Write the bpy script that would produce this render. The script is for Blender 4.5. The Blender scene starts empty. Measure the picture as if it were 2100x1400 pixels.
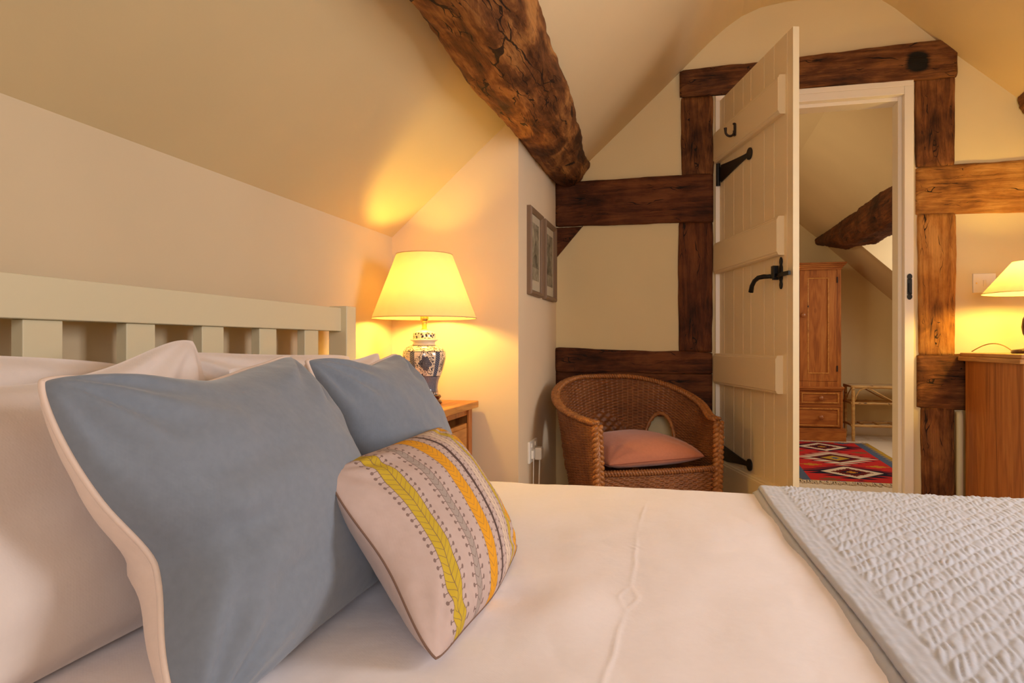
import bpy, bmesh, math, random
import numpy as np
from mathutils import Vector, Matrix, noise
PI = math.pi
random.seed(7)
SC = bpy.context.scene
COL = SC.collection

# ------------------------------------------------------------------ camera
TH = math.atan(350/1420)
cam_d = bpy.data.cameras.new('camera'); cam = bpy.data.objects.new('camera', cam_d); COL.objects.link(cam)
cam.location = (1.10, 0.0, 0.90); cam.rotation_euler = (PI/2, 0, TH)
cam_d.sensor_width = 36; cam_d.lens = 36*1420/2100; cam_d.shift_y = 6/2100; cam_d.clip_start = .02
SC.camera = cam
# ------------------------------------------------------------------ view + light
SC.view_settings.view_transform = 'Standard'; SC.view_settings.look = 'None'
SC.view_settings.gamma = 1; SC.view_settings.use_curve_mapping = False
SC.view_settings.exposure = -0.05
SC.cycles.diffuse_bounces = 7; SC.cycles.max_bounces = 12; SC.cycles.transmission_bounces = 8
SC.cycles.caustics_reflective = False; SC.cycles.caustics_refractive = False
W = bpy.data.worlds.new('world'); SC.world = W; W.use_nodes = True
W.node_tree.nodes['Background'].inputs[0].default_value = (.85, .85, .9, 1)
W.node_tree.nodes['Background'].inputs[1].default_value = .6
DAY = (1.0, .97, .98)
def area(name, loc, direction, sx, sy, power, color):
    d = bpy.data.lights.new(name, 'AREA'); d.shape = 'RECTANGLE'; d.size = sx; d.size_y = sy
    d.energy = power; d.color = color
    o = bpy.data.objects.new(name, d); COL.objects.link(o); o.location = loc
    o.rotation_euler = Vector(direction).to_track_quat('-Z', 'Y').to_euler()
    return o
area('daylight_dormer', (3.38, 1.35, 1.50), (-1, 0.0, -.12), .80, 1.0, 40, DAY)
area('rear_fill_light', (1.75, -1.72, 1.45), (0, 1, -.02), 1.2, 1.1, 29, DAY)  # unseen fill light added behind the camera to lift the ambient level
area('daylight_far_dormer', (3.62, 5.95, 1.65), (-1, .05, -.12), 1.1, .8, 20, (1.0, .95, .86))
area('landing_fill_light', (0.72, 4.7, 1.75), (.7, .45, -.3), .7, .7, 17, (1.0, .80, .52))  # soft fill added to brighten the far room; no window stands here
BULB1 = 215.0      # emission strength of the bedside lamp bulb
BULB2 = 370.0

# ------------------------------------------------------------------ object helpers
def tag(o, label=None, cat=None, group=None, kind=None):
    if label: o['label'] = label
    if cat: o['category'] = cat
    if group: o['group'] = group
    if kind: o['kind'] = kind
    return o
def empty(name, loc=(0,0,0), rz=0, label=None, cat=None, group=None, kind=None):
    o = bpy.data.objects.new(name, None); COL.objects.link(o)
    o.location = loc; o.rotation_euler = (0,0,rz); o.empty_display_size = .1
    return tag(o, label, cat, group, kind)
class MB:
    def __init__(s): s.v = []; s.f = []; s.uv = {}
    def add(s, vs, fs, uvs=None):
        b = len(s.v); s.v += [tuple(p) for p in vs]
        for i, f in enumerate(fs):
            if uvs is not None: s.uv[len(s.f)] = [uvs[k] for k in f]
            s.f.append(tuple(b+k for k in f))
        return s
    def box(s, x0, x1, y0, y1, z0, z1):
        v = [(x,y,z) for x in (x0,x1) for y in (y0,y1) for z in (z0,z1)]
        return s.add(v, [(0,1,3,2),(4,6,7,5),(0,4,5,1),(2,3,7,6),(0,2,6,4),(1,5,7,3)])
    def prism(s, poly, axis, a, b):
        """poly: 2-D points in the other two axes (in x,y,z order), extruded from a to b along axis"""
        n = len(poly)
        def P(p, t): q = list(p); q.insert(axis, t); return tuple(q)
        vs = [P(p, a) for p in poly] + [P(p, b) for p in poly]
        return s.add(vs, [tuple(range(n))[::-1], tuple(range(n, 2*n))] + [(i, (i+1)%n, n+(i+1)%n, n+i) for i in range(n)])
    def tube(s, pts, r, seg=10, closed=False, flat=1.0, caps=True, up=None):
        pts = [Vector(p) for p in pts]; n = len(pts)
        rs = r if hasattr(r, '__len__') else [r]*n
        tang = []
        for i in range(n):
            a = pts[(i-1)%n] if (closed or i>0) else pts[i]
            b = pts[(i+1)%n] if (closed or i<n-1) else pts[i]
            t = (b-a); tang.append(t.normalized() if t.length > 1e-9 else Vector((0,0,1)))
        u = Vector(up) if up else (Vector((0,0,1)) if abs(tang[0].z) < .9 else Vector((1,0,0)))
        nrm = (u - tang[0]*u.dot(tang[0])).normalized(); vs = []
        for i in range(n):
            nrm = (nrm - tang[i]*nrm.dot(tang[i])).normalized(); bi = tang[i].cross(nrm)
            for k in range(seg):
                a = 2*PI*k/seg
                vs.append(pts[i] + nrm*math.cos(a)*rs[i] + bi*math.sin(a)*rs[i]*flat)
        fs = []
        for i in range(n if closed else n-1):
            j = (i+1)%n
            for k in range(seg): fs.append((i*seg+k, i*seg+(k+1)%seg, j*seg+(k+1)%seg, j*seg+k))
        if not closed and caps: fs += [tuple(range(seg))[::-1], tuple((n-1)*seg+k for k in range(seg))]
        return s.add(vs, fs)
    def lathe(s, prof, c=(0,0,0), seg=40, caps=True):
        vs = []; uv = []; n = len(prof)
        for i, (r, z) in enumerate(prof):
            for k in range(seg+1):
                a = 2*PI*k/seg; vs.append((c[0]+r*math.cos(a), c[1]+r*math.sin(a), c[2]+z)); uv.append((k/seg, z))
        fs = [(i*(seg+1)+k, i*(seg+1)+k+1, (i+1)*(seg+1)+k+1, (i+1)*(seg+1)+k) for i in range(n-1) for k in range(seg)]
        s.add(vs, fs, uv)
        return s
    def grid(s, P, nu, nv, uvf=None, keep=None, flip=False):
        """P: array (nu, nv, 3)"""
        vs = P.reshape(-1, 3).tolist(); fs = []
        for i in range(nu-1):
            for j in range(nv-1):
                if keep is not None and not keep(i, j): continue
                q = (i*nv+j, (i+1)*nv+j, (i+1)*nv+j+1, i*nv+j+1)
                fs.append(q[::-1] if flip else q)
        uv = None
        if uvf is not None: uv = [uvf(i, j) for i in range(nu) for j in range(nv)]
        return s.add(vs, fs, uv)
    def build(s, name, mat, parent=None, smooth=False, bevel=0, weld=False, auto=None, loc=None, rot=None):
        me = bpy.data.meshes.new(name); me.from_pydata(s.v, [], s.f)
        if s.uv:
            L = me.uv_layers.new(name='UVMap')
            for p in me.polygons:
                if p.index in s.uv:
                    for k, li in enumerate(p.loop_indices): L.data[li].uv = s.uv[p.index][k]
        me.update()
        if weld:
            bm = bmesh.new(); bm.from_mesh(me); bmesh.ops.remove_doubles(bm, verts=bm.verts, dist=1e-5)
            bmesh.ops.recalc_face_normals(bm, faces=bm.faces); bm.to_mesh(me); bm.free()
        if smooth: me.polygons.foreach_set('use_smooth', [True]*len(me.polygons))
        if mat: me.materials.append(mat)
        o = bpy.data.objects.new(name, me); COL.objects.link(o)
        if parent: o.parent = parent
        if loc: o.location = loc
        if rot: o.rotation_euler = rot
        if bevel:
            m = o.modifiers.new('bevel', 'BEVEL'); m.width = bevel; m.segments = 3; m.limit_method = 'ANGLE'; m.angle_limit = .7
            m.harden_normals = True; me.polygons.foreach_set('use_smooth', [True]*len(me.polygons))
        return o
def box_obj(name, b, mat, parent=None, bevel=0.0, **k):
    return MB().box(*b).build(name, mat, parent, bevel=bevel, **k)

# ------------------------------------------------------------------ node helper
class X:
    """a value socket with arithmetic, so procedural patterns read like formulas"""
    T = None
    def __init__(s, v): s.v = v
    @staticmethod
    def op(o, *a):
        n = X.T.nodes.new('ShaderNodeMath'); n.operation = o
        for i, q in enumerate(a):
            q = q.v if isinstance(q, X) else q
            if isinstance(q, (int, float)): n.inputs[i].default_value = q
            else: X.T.links.new(q, n.inputs[i])
        return X(n.outputs[0])
    def __add__(s, o): return X.op('ADD', s, o)
    __radd__ = __add__
    def __sub__(s, o): return X.op('SUBTRACT', s, o)
    def __rsub__(s, o): return X.op('SUBTRACT', o, s)
    def __mul__(s, o): return X.op('MULTIPLY', s, o)
    __rmul__ = __mul__
    def __truediv__(s, o): return X.op('DIVIDE', s, o)
    def __lt__(s, o): return X.op('LESS_THAN', s, o)
    def __gt__(s, o): return X.op('GREATER_THAN', s, o)
    def abs(s): return X.op('ABSOLUTE', s)
    def frac(s): return X.op('FRACT', s)
    def floor(s): return X.op('FLOOR', s)
    def sin(s): return X.op('SINE', s)
    def sqrt(s): return X.op('SQRT', s)
    def pow(s, p): return X.op('POWER', s, p)
    def max(s, o): return X.op('MAXIMUM', s, o)
    def min(s, o): return X.op('MINIMUM', s, o)
    def pp(s, a): return X.op('PINGPONG', s, a)
class Mat:
    def __init__(s, name, rough=.6, spec=.3, color=None):
        s.m = bpy.data.materials.new(name); s.m.use_nodes = True; s.t = s.m.node_tree; X.T = s.t
        s.b = s.t.nodes['Principled BSDF']; s.b.inputs['Roughness'].default_value = rough
        s.b.inputs['Specular IOR Level'].default_value = spec
        if color: s.b.inputs['Base Color'].default_value = (*color, 1)
    def n(s, t, **k):
        q = s.t.nodes.new(t)
        for a, b in k.items(): setattr(q, a, b)
        return q
    def coord(s, kind='Object', scale=(1,1,1), rot=(0,0,0), loc=(0,0,0)):
        tc = s.n('ShaderNodeTexCoord'); mp = s.n('ShaderNodeMapping')
        mp.inputs['Scale'].default_value = scale; mp.inputs['Rotation'].default_value = rot; mp.inputs['Location'].default_value = loc
        s.t.links.new(tc.outputs[kind], mp.inputs[0]); return mp.outputs[0]
    def xyz(s, vec):
        q = s.n('ShaderNodeSeparateXYZ'); s.t.links.new(vec, q.inputs[0]); return [X(o) for o in q.outputs]
    def noise(s, vec, scale=5, detail=4, rough=.55, dist=0):
        q = s.n('ShaderNodeTexNoise'); s.t.links.new(vec, q.inputs['Vector'])
        q.inputs['Scale'].default_value = scale; q.inputs['Detail'].default_value = detail
        q.inputs['Roughness'].default_value = rough; q.inputs['Distortion'].default_value = dist
        return X(q.outputs['Fac'])
    def voro(s, vec, scale=5, feature='F1', out='Distance'):
        q = s.n('ShaderNodeTexVoronoi'); q.feature = feature; s.t.links.new(vec, q.inputs['Vector'])
        q.inputs['Scale'].default_value = scale; return X(q.outputs[out])
    def ramp(s, fac, stops):
        q = s.n('ShaderNodeValToRGB'); e = q.color_ramp.elements
        while len(e) < len(stops): e.new(.5)
        for i, (p, c) in enumerate(stops): e[i].position = p; e[i].color = (*c, 1)
        s.t.links.new(fac.v, q.inputs[0]); return q.outputs[0]
    def mix(s, fac, a, b, mode='MIX'):
        q = s.n('ShaderNodeMix', data_type='RGBA', blend_type=mode)
        for i, vv in ((0, fac), (6, a), (7, b)):
            vv = vv.v if isinstance(vv, X) else vv
            if isinstance(vv, tuple): q.inputs[i].default_value = (*vv, 1)
            elif isinstance(vv, (int, float)): q.inputs[i].default_value = vv
            else: s.t.links.new(vv, q.inputs[i])
        return q.outputs[2]
    def col(s, c): s.t.links.new(c, s.b.inputs['Base Color']); return s
    def rough(s, f): s.t.links.new(f.v, s.b.inputs['Roughness']); return s
    def bump(s, h, strength=.3, dist=.01):
        q = s.n('ShaderNodeBump'); q.inputs['Strength'].default_value = strength; q.inputs['Distance'].default_value = dist
        s.t.links.new(h.v, q.inputs['Height']); s.t.links.new(q.outputs[0], s.b.inputs['Normal']); return s
    def sheen(s, w=.3): s.b.inputs['Sheen Weight'].default_value = w; return s

def plain(name, color, rough=.6, spec=.3, metal=0):
    m = Mat(name, rough, spec, color); m.b.inputs['Metallic'].default_value = metal; return m.m
def plaster(name, color):
    m = Mat(name, .85, .15); v = m.coord('Object')
    n1 = m.noise(v, 2.2, 3, .5); n2 = m.noise(v, 28, 3, .6)
    dk = tuple(c*.955 for c in color)
    m.col(m.ramp(n1, [(.35, dk), (.65, color)])); m.bump(n1*1.0 + n2*.06, .25, .02); return m.m
def oak(name, dark, mid, light, crack=1.0, patchy=.25, knot=None):
    m = Mat(name, .72, .25); w = m.coord('Object')
    big = m.noise(w, 3.2, 4, .6, .3); grain = m.noise(m.coord('Object', (1.5, 15, 15)), 2.2, 8, .70, .45)
    fine = m.noise(m.coord('Object', (4, 90, 90)), 1.5, 4, .7); patch = m.noise(m.coord('Object', (1, 2.2, 2.2)), 4.2, 5, .62, .8)
    tone = grain*(.66-patchy*.5) + big*.34 + (patch - .5)*patchy*1.6 + .25*patchy
    c = m.ramp(tone, [(.26, tuple(q*.6 for q in dark)), (.38, dark), (.50, mid), (.62, light)])
    vec = m.n('ShaderNodeVectorMath', operation='ADD'); nn = m.n('ShaderNodeTexNoise'); nn.inputs['Scale'].default_value = 9
    sc = m.n('ShaderNodeVectorMath', operation='SCALE'); sc.inputs['Scale'].default_value = .05
    m.t.links.new(w, nn.inputs['Vector']); m.t.links.new(nn.outputs['Color'], sc.inputs[0]); m.t.links.new(w, vec.inputs[0]); m.t.links.new(sc.outputs[0], vec.inputs[1])
    line = None
    for S, th, cut, off in (((.7, 8, 8), .030, .53, 0.0), ((1.3, 24, 24), .045, .56, .4)):
        mp = m.n('ShaderNodeMapping'); mp.inputs['Scale'].default_value = S; mp.inputs['Location'].default_value = (off, off*2, .3); m.t.links.new(vec.outputs[0], mp.inputs[0])
        v_ = m.voro(mp.outputs[0], 2.0, 'DISTANCE_TO_EDGE'); msk = m.noise(m.coord('Object', (1.2, 4, 4), loc=(off, 0, 0)), 3.1, 3, .6)
        l_ = (v_ < ((msk - cut).max(0.0)*th*crack*9)); line = l_ if line is None else line.max(l_)
    if knot:   # a charred knot at (x, z) in the timber's own coordinates
        kx, ky, kz = m.xyz(w); kd = (((kx-knot[0])*(kx-knot[0]) + (kz-knot[1])*(kz-knot[1])).sqrt() + (grain-.5)*.05)/knot[2]
        c = m.mix(((1.15 - kd)*3).max(0.0).min(1.0), c, (.008, .006, .004))
    g = m.n('ShaderNodeHueSaturation'); m.t.links.new(m.mix(line*.92, c, (.010, .005, .003)), g.inputs['Color'])
    m.t.links.new(((fine - .5)*.9 + 1.0).v, g.inputs['Value'])
    m.col(g.outputs[0]); m.bump(grain*.6 + fine*.35 - line*1.0 + patch*patchy*2.2, .65, .012); m.rough(grain*.25 + .55); return m.m
def pine(name, dark, mid, light, axis=2, scale=1.0):
    m = Mat(name, .42, .4)
    sc = [9, 9, 9]; sc[axis] = .6; sc = [q*scale for q in sc]
    kn = m.voro(m.coord('Object', tuple((3.2 if i != axis else 1.7)*scale for i in range(3)), loc=(.37, .21, .63)), 1.35)
    v = m.coord('Object', tuple(sc)); g = m.noise(v, 1.8, 5, .6, .9)
    f = m.noise(m.coord('Object', tuple(q*5 for q in sc)), 1.5, 3, .6)
    rings = ((g*5 + kn*2.5).pp(.5))*2
    c = m.ramp(rings*.22 + g*.78, [(.22, dark), (.5, mid), (.82, light)])
    kd = (kn < .052); kh = X.op('MULTIPLY', (kn < .10), .45)
    c = m.mix(kh, c, dark); c = m.mix(kd, c, tuple(q*.25 for q in dark))
    c = m.mix(X.op('MULTIPLY', (f > .58), .22), c, dark)
    m.col(c); m.bump(rings*.3 + f*.2, .12, .004); return m.m
def cloth(name, color, weave=900, wr=.25, shn=.25, var=.05, rough=.9):
    m = Mat(name, rough, .12); v = m.coord('Object')
    n1 = m.noise(v, 7, 5, .55); n2 = m.noise(v, 90, 2, .5)
    x, y, z = m.xyz(m.coord('Object', (weave,)*3)); wv = (x.sin()*y.sin()) + (y.sin()*z.sin())
    m.col(m.ramp(n2*.6+n1*.4, [(.3, tuple(c*(1-var) for c in color)), (.7, tuple(min(1, c*(1+var)) for c in color))]))
    m.bump(n1*1.0 + n2*.05 + wv*.004, wr, .02); m.sheen(shn); return m.m

M_wall = plaster('cream_plaster', (.80, .67, .40))
M_wall2 = plaster('pale_plaster', (.79, .64, .45))
M_knee = plaster('dimmed_left_wall_plaster', (.63, .515, .345))  # same plaster, colour darkened to dim the overlit left wall
M_slope = plaster('dimmed_left_slope_plaster', (.61, .485, .275))  # copy of the ceiling plaster with dimmer light put into its colour
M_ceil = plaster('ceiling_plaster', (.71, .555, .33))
M_paint = plain('cream_gloss_paint', (.80, .66, .42), .38, .4)
M_trim = plain('white_paint', (.86, .79, .68), .35, .4)
M_bed = plain('cream_bed_paint', (.65, .585, .40), .42, .35)
M_oakd = oak('dark_oak', (.028, .007, .002), (.095, .026, .007), (.18, .058, .016), .8)  # dark wood colour; shade on the left timbers is also put into it
M_oakm = oak('brown_oak', (.034, .010, .003), (.145, .050, .013), (.31, .125, .034), .8)
M_oakl = oak('lintel_oak', (.034, .010, .003), (.120, .040, .011), (.25, .10, .028), .7, knot=(.985, .004, .050))
M_oakp = oak('hewn_oak', (.045, .014, .004), (.165, .058, .016), (.40, .175, .048), 1.0, .42)
M_oakg = oak('golden_lit_oak', (.13, .045, .010), (.38, .155, .030), (.58, .29, .075), .55)  # golden wood colour plus the stronger light on the right, put into the tone
M_pinev = pine('honey_pine_upright', (.22, .055, .008), (.40, .125, .022), (.53, .205, .045), 2)
M_pineh = pine('honey_pine_flat', (.22, .055, .008), (.40, .125, .022), (.53, .205, .045), 0)
M_piney = pine('honey_pine_deep', (.30, .10, .018), (.54, .22, .045), (.66, .32, .085), 1)
M_pinec = pine('chest_pine', (.20, .050, .008), (.46, .16, .035), (.60, .26, .070), 2, .8)
M_iron = plain('black_iron', (.012, .010, .009), .45, .4, .3)
M_brass = plain('brass', (.72, .48, .16), .28, .5, 1.0)
M_knob = plain('pine_knob', (.36, .12, .035), .35, .5)
M_sheet = cloth('white_cotton', (.88, .84, .88), 1400, .16, .15, .015)
M_pillow = cloth('white_pillow_cotton', (.70, .625, .59), 1400, .22, .15, .015)
M_blue = cloth('blue_grey_cotton', (.190, .222, .275), 1100, .16, .3, .07)
M_pipe = cloth('cream_cotton', (.74, .60, .52), 1400, .18, .15, .03)
M_quilt = cloth('grey_quilt_cotton', (.52, .56, .66), 1400, .18, .2, .03)
M_salmon = cloth('salmon_linen', (.50, .185, .105), 900, .2, .3, .06)
M_carpet = cloth('beige_carpet', (.72, .62, .50), 700, .6, .2, .06)
M_plastic = plain('white_plastic', (.86, .82, .74), .3, .4)

# ------------------------------------------------------------------ the setting
def st(o): return tag(o, kind='structure')
st(MB().box(-.2, 3.9, -1.9, 7.8, -.12, 0).build('floor', M_carpet))
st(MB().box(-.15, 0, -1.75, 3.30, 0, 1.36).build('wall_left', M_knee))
# lamp alcove block: its front faces the room's near side, its flank faces right
st(MB().prism([(-.1, 0), (.506, 0), (.506, 1.785), (0, 1.338), (-.1, 1.25)], 1, 2.509, 3.34).build('wall_alcove', M_wall2))
# end wall with the doorway
YE = 3.30
endw = MB()
endw.prism([(.4, 0), (1.246, 0), (1.246, 2.029), (2.057, 2.029), (2.057, 0), (3.5, 0), (3.5, 1.2), (2.40, 2.30), (1.9, 2.60), (1.5, 2.60), (1.1, 2.45), (.4, 1.80)], 1, YE, YE+.11)
st(endw.build('wall_end', M_wall))
st(MB().box(-.2, 3.6, -1.86, -1.75, 0, .95).box(-.2, 1.1, -1.86, -1.75, .95, 1.98).box(2.4, 3.6, -1.86, -1.75, .95, 1.98)
   .box(-.2, 3.6, -1.86, -1.75, 1.98, 2.6).build('wall_rear', M_wall))
f = MB()
for a, b in ((1.1, 1.15), (2.35, 2.4), (1.725, 1.775)): f.box(a, b, -1.83, -1.78, .95, 1.98)
f.box(1.1, 2.4, -1.83, -1.78, .95, 1.0).box(1.1, 2.4, -1.83, -1.78, 1.93, 1.98).box(1.1, 2.4, -1.83, -1.78, 1.45, 1.475).box(1.06, 2.44, -1.75, -1.68, .92, .95)
st(f.build('window_added', M_trim))  # unseen window frame added around the rear fill light
st(MB().box(3.27, 3.42, -1.75, 3.30, 0, .86).box(3.27, 3.42, -1.75, .9, .86, 1.2).box(3.27, 3.42, 1.8, 3.30, .86, 1.2).build('wall_right', M_wall))
f = MB().box(3.29, 3.33, .9, .95, .86, 2.06).box(3.29, 3.33, 1.75, 1.8, .86, 2.06).box(3.29, 3.33, 1.33, 1.37, .86, 2.06)
f.box(3.29, 3.33, .9, 1.8, .86, .91).box(3.29, 3.33, .9, 1.8, 2.01, 2.06)
st(f.build('window_2', M_trim))
# left slope below the purlin
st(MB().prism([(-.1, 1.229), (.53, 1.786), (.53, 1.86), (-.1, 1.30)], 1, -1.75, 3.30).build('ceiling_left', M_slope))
# upper left slope, soft shoulder, flat, right slope (as one plaster skin with thickness)
prof = [(.58, 1.687), (.682, 1.787), (1.0, 2.078), (1.22, 2.285), (1.29, 2.343), (1.36, 2.388), (1.44, 2.418), (1.55, 2.432), (1.726, 2.432), (1.88, 2.420), (1.93, 2.400), (1.99, 2.352), (2.168, 2.179), (2.36, 2.007), (2.435, 1.94), (3.30, 1.14)]
def skin(mb, prof, y0, y1, th=.07):
    n = len(prof)
    vs = [(x, y, z+d) for d in (0, th) for y in (y0, y1) for x, z in prof]
    fs = []
    for i in range(n-1):
        fs.append((i, i+1, n+i+1, n+i)); fs.append((2*n+i, 3*n+i, 3*n+i+1, 2*n+i+1))
        fs.append((i, 2*n+i, 2*n+i+1, i+1)); fs.append((n+i, n+i+1, 3*n+i+1, 3*n+i))
    fs += [(0, n, 3*n, 2*n), (n-1, 3*n-1, 4*n-1, 2*n-1)]
    mb.add(vs, fs)
c = MB(); skin(c, prof[:14], -1.75, 3.305)
skin(c, prof[13:], -1.75, .9); skin(c, prof[13:], 1.8, 3.305)
for a_ in (.84, 1.8): c.prism([(2.30, 2.075), (2.36, 2.007), (2.435, 1.94), (3.42, 1.03), (3.42, 2.10), (2.30, 2.10)], 1, a_, a_+.06)
c.box(2.30, 3.42, .84, 1.86, 2.06, 2.14)
st(c.build('ceiling', M_ceil))
# room beyond the door
st(MB().box(-.2, 3.9, 7.5, 7.62, 0, 2.6).build('wall_far', M_wall))
st(MB().box(3.62, 3.74, 3.41, 7.5, 0, 1.15).build('wall_far_right', M_wall))
st(MB().box(.30, .42, 3.41, 7.5, 0, 2.6).build('wall_far_left', M_wall))
p2 = [(.40, 1.60), (1.1, 2.15), (1.38, 2.38), (1.55, 2.425), (1.85, 2.425), (1.97, 2.365), (2.194, 2.166), (2.45, 1.935)]
c = MB(); skin(c, p2, 3.35, 7.52); skin(c, [(2.45, 1.935), (3.2, 1.235), (3.70, .78)], 6.71, 7.52); skin(c, [(2.45, 1.935), (3.2, 1.235), (3.70, .78)], 3.35, 5.14)
for a_ in (6.65, 5.13): c.prism([(2.44, 1.945), (2.45, 1.935), (3.2, 1.235), (3.70, .78), (3.70, 2.24), (2.20, 2.24), (2.20, 2.19)], 1, a_, a_+.07)
c.box(2.19, 3.70, 5.13, 6.72, 2.22, 2.30)
st(c.build('ceiling_far', M_ceil))
st(MB().box(3.50, 3.56, 5.2, 6.65, .78, 1.05).box(3.50, 3.54, 5.2, 5.26, 1.05, 2.2).box(3.50, 3.54, 6.59, 6.65, 1.05, 2.2).box(3.50, 3.54, 5.9, 5.95, 1.05, 2.2).build('window_3', M_trim))
st(MB().box(.42, 3.62, 7.48, 7.5, 0, .13).box(.42, 3.62, 7.485, 7.5, .13, .145).build('baseboard_far', M_trim, bevel=.003))
# door frame
fr = MB()
fr.box(2.022, 2.058, 3.279, 3.41, 0, 2.006).box(2.006, 2.022, 3.315, 3.40, 0, 1.975)
fr.box(1.245, 1.285, 3.279, 3.41, 0, 2.006).box(1.285, 1.298, 3.315, 3.40, 0, 1.975)
fr.box(1.245, 2.058, 3.279, 3.41, 2.006, 2.030).box(1.285, 2.022, 3.28, 3.41, 1.972, 2.006).box(1.298, 2.006, 3.315, 3.40, 1.955, 1.972)
fo = st(fr.build('door_frame', M_trim, bevel=.002)); fo.name = 'trim_1'
k = MB()
k.lathe([(.0, .0), (.009, .0), (.009, .003), (0, .004)], seg=16)
kp = MB().prism([(-.009, -.035), (.009, -.035), (.009, .03), (-.009, .03)], 1, -.003, 0)
for z in (.04, -.045):
    kp.add([(.010*math.cos(a), -.003 if q else 0, z + .013*math.sin(a)) for q in (0, 1) for a in [2*PI*i/16 for i in range(16)]],
           [tuple(range(16)), tuple(range(16, 32))[::-1]] + [(i, (i+1) % 16, 16+(i+1) % 16, 16+i) for i in range(16)])
kp.box(-.004, .004, -.012, -.003, -.028, -.020).box(-.004, .004, -.008, -.003, -.02, .012)
tag(kp.build('latch_keep', M_iron, loc=(2.041, 3.278, 1.149)), 'small black iron latch keep screwed to the right side of the white door frame', 'latch')

# ------------------------------------------------------------------ oak timbers
def loft(name, sections, mat, label, cat, amp=.004, seed=0, origin=(0,0,0), rot=(0,0,0), group=None, rough_amp=.0018):
    """sections: list of rings (lists of local points); local X is the length of the timber, so the grain runs along it"""
    n = len(sections[0]); vs = []
    for r in sections:
        cx = Vector((0,0,0))
        for p in r: cx += Vector(p)
        cx /= n
        for p in r:
            p = Vector(p); d = Vector((0, p.y-cx.y, p.z-cx.z)); d = d.normalized() if d.length > 1e-6 else Vector((0,0,0))
            q = Vector((p.x*2.6, p.y*7, p.z*7)) + Vector((seed*13.1, seed*3.7, 0))
            a = noise.fractal(q, 1.0, 2.0, 3)*amp
            b = noise.fractal(Vector((p.x*16, p.y*60, p.z*60)) + Vector((seed, 0, 0)), 1.0, 2.0, 3)*rough_amp
            vs.append(tuple(p + d*(a+b)))
    m = len(sections); fs = [(i*n+k, i*n+(k+1)%n, (i+1)*n+(k+1)%n, (i+1)*n+k) for i in range(m-1) for k in range(n)]
    fs += [tuple(range(n))[::-1], tuple((m-1)*n+k for k in range(n))]
    mb = MB().add(vs, fs); o = mb.build(name, mat, smooth=True, weld=True, loc=origin, rot=rot)
    return tag(o, label, cat, group)
def ring(poly, r=.008, step=.012):
    """round the corners of a polygon and subdivide its sides"""
    n = len(poly); out = []
    for i in range(n):
        a, b, c_ = Vector(poly[i-1]), Vector(poly[i]), Vector(poly[(i+1)%n])
        d1 = (a-b).normalized(); d2 = (c_-b).normalized(); rr = min(r, (a-b).length*.4, (c_-b).length*.4)
        p, q = b+d1*rr, b+d2*rr
        out += [p, (p+q)/2*.5+b*.5, q]
        d = (c_-b).normalized(); e = c_ - d*min(r, (c_-b).length*.4); L = (e-q).length; k = max(1, int(L/step))
        for j in range(1, k): out.append(q + (e-q)*j/k)
    return out
def resample2(r, N):
    P = [Vector(p) for p in r]; P.append(P[0].copy()); d = [0]
    for i in range(len(P)-1): d.append(d[-1] + (P[i+1]-P[i]).length)
    out = []; j = 0
    for k in range(N):
        s_ = d[-1]*k/N
        while j < len(P)-2 and d[j+1] < s_: j += 1
        out.append(P[j] + (P[j+1]-P[j])*((s_-d[j])/max(1e-9, d[j+1]-d[j])))
    return out
def htimber(x0, x1, zb0, zt0, zb1, zt1, mat, label, name='oak_rail', seed=1, yf=3.283, depth=.09, **kw):
    L = x1-x0; n = max(6, int(L/.014)); secs = []
    base = ring([(0, 0), (depth, 0), (depth, 1), (0, 1)], .0001, 9)
    zc0 = (zb0+zt0)/2
    for i in range(n+1):
        t = i/n; zb = zb0+(zb1-zb0)*t - zc0; zt = zt0+(zt1-zt0)*t - zc0
        e = min(t, 1-t)*L; rr = .006 + (.010*(1-e/.02) if e < .02 else 0); sh = max(0, (.012-e))*.25
        secs.append([(L*t, p.x, p.y) for p in resample2(ring([(sh, zb+sh), (depth, zb+sh), (depth, zt-sh), (sh, zt-sh)], rr), 64)])
    return loft(name, secs, mat, label, kw.get('cat', 'beam'), kw.get('amp', .007), seed, (x0, yf, zc0), group=kw.get('group'))
def vtimber(xl0, xr0, xl1, xr1, z0, z1, mat, label, name='oak_post', seed=1, yf=3.285, depth=.09, **kw):
    """post; local X runs up"""
    z0 = max(0, z0-.006); z1 += .006; L = z1-z0; n = max(6, int(L/.014)); secs = []; xc = (xl0+xr0)/2
    for i in range(n+1):
        t = i/n; a = xl0+(xl1-xl0)*t - xc; b = xr0+(xr1-xr0)*t - xc
        e = min(t, 1-t)*L; rr = .006; sh = max(0, (.010-e))*.2
        # local (X up, Y depth, Z = -x world) under rotation about Y by -90 deg
        secs.append([(L*t, p.y, -p.x) for p in resample2(ring([(a+sh, sh), (b-sh, sh), (b-sh, depth), (a+sh, depth)], rr), 56)][::-1])
    return loft(name, secs, mat, label, 'post', kw.get('amp', .006), seed, (xc, yf, z0), (0, -PI/2, 0))
htimber(1.087, 2.224, 2.034, 2.163, 2.030, 2.186, M_oakl, 'dark oak lintel beam lying across the top of the doorway with a black knot at its right end', 'oak_lintel', 1, yf=3.277, amp=.010)
vtimber(1.092, 1.236, 1.092, 1.238, 1.677, 2.029, M_oakm, 'short oak post left of the door top, between lintel and left rail', seed=2)
htimber(.506, 1.236, 1.464, 1.680, 1.456, 1.676, M_oakd, 'broad dark oak rail on the end wall left of the door, above the cream panel', seed=3, yf=3.280)
vtimber(1.080, 1.232, 1.082, 1.236, .870, 1.455, M_oakd, 'dark oak post left of the door, beside the cream panel and behind the chair', seed=4)
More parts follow.
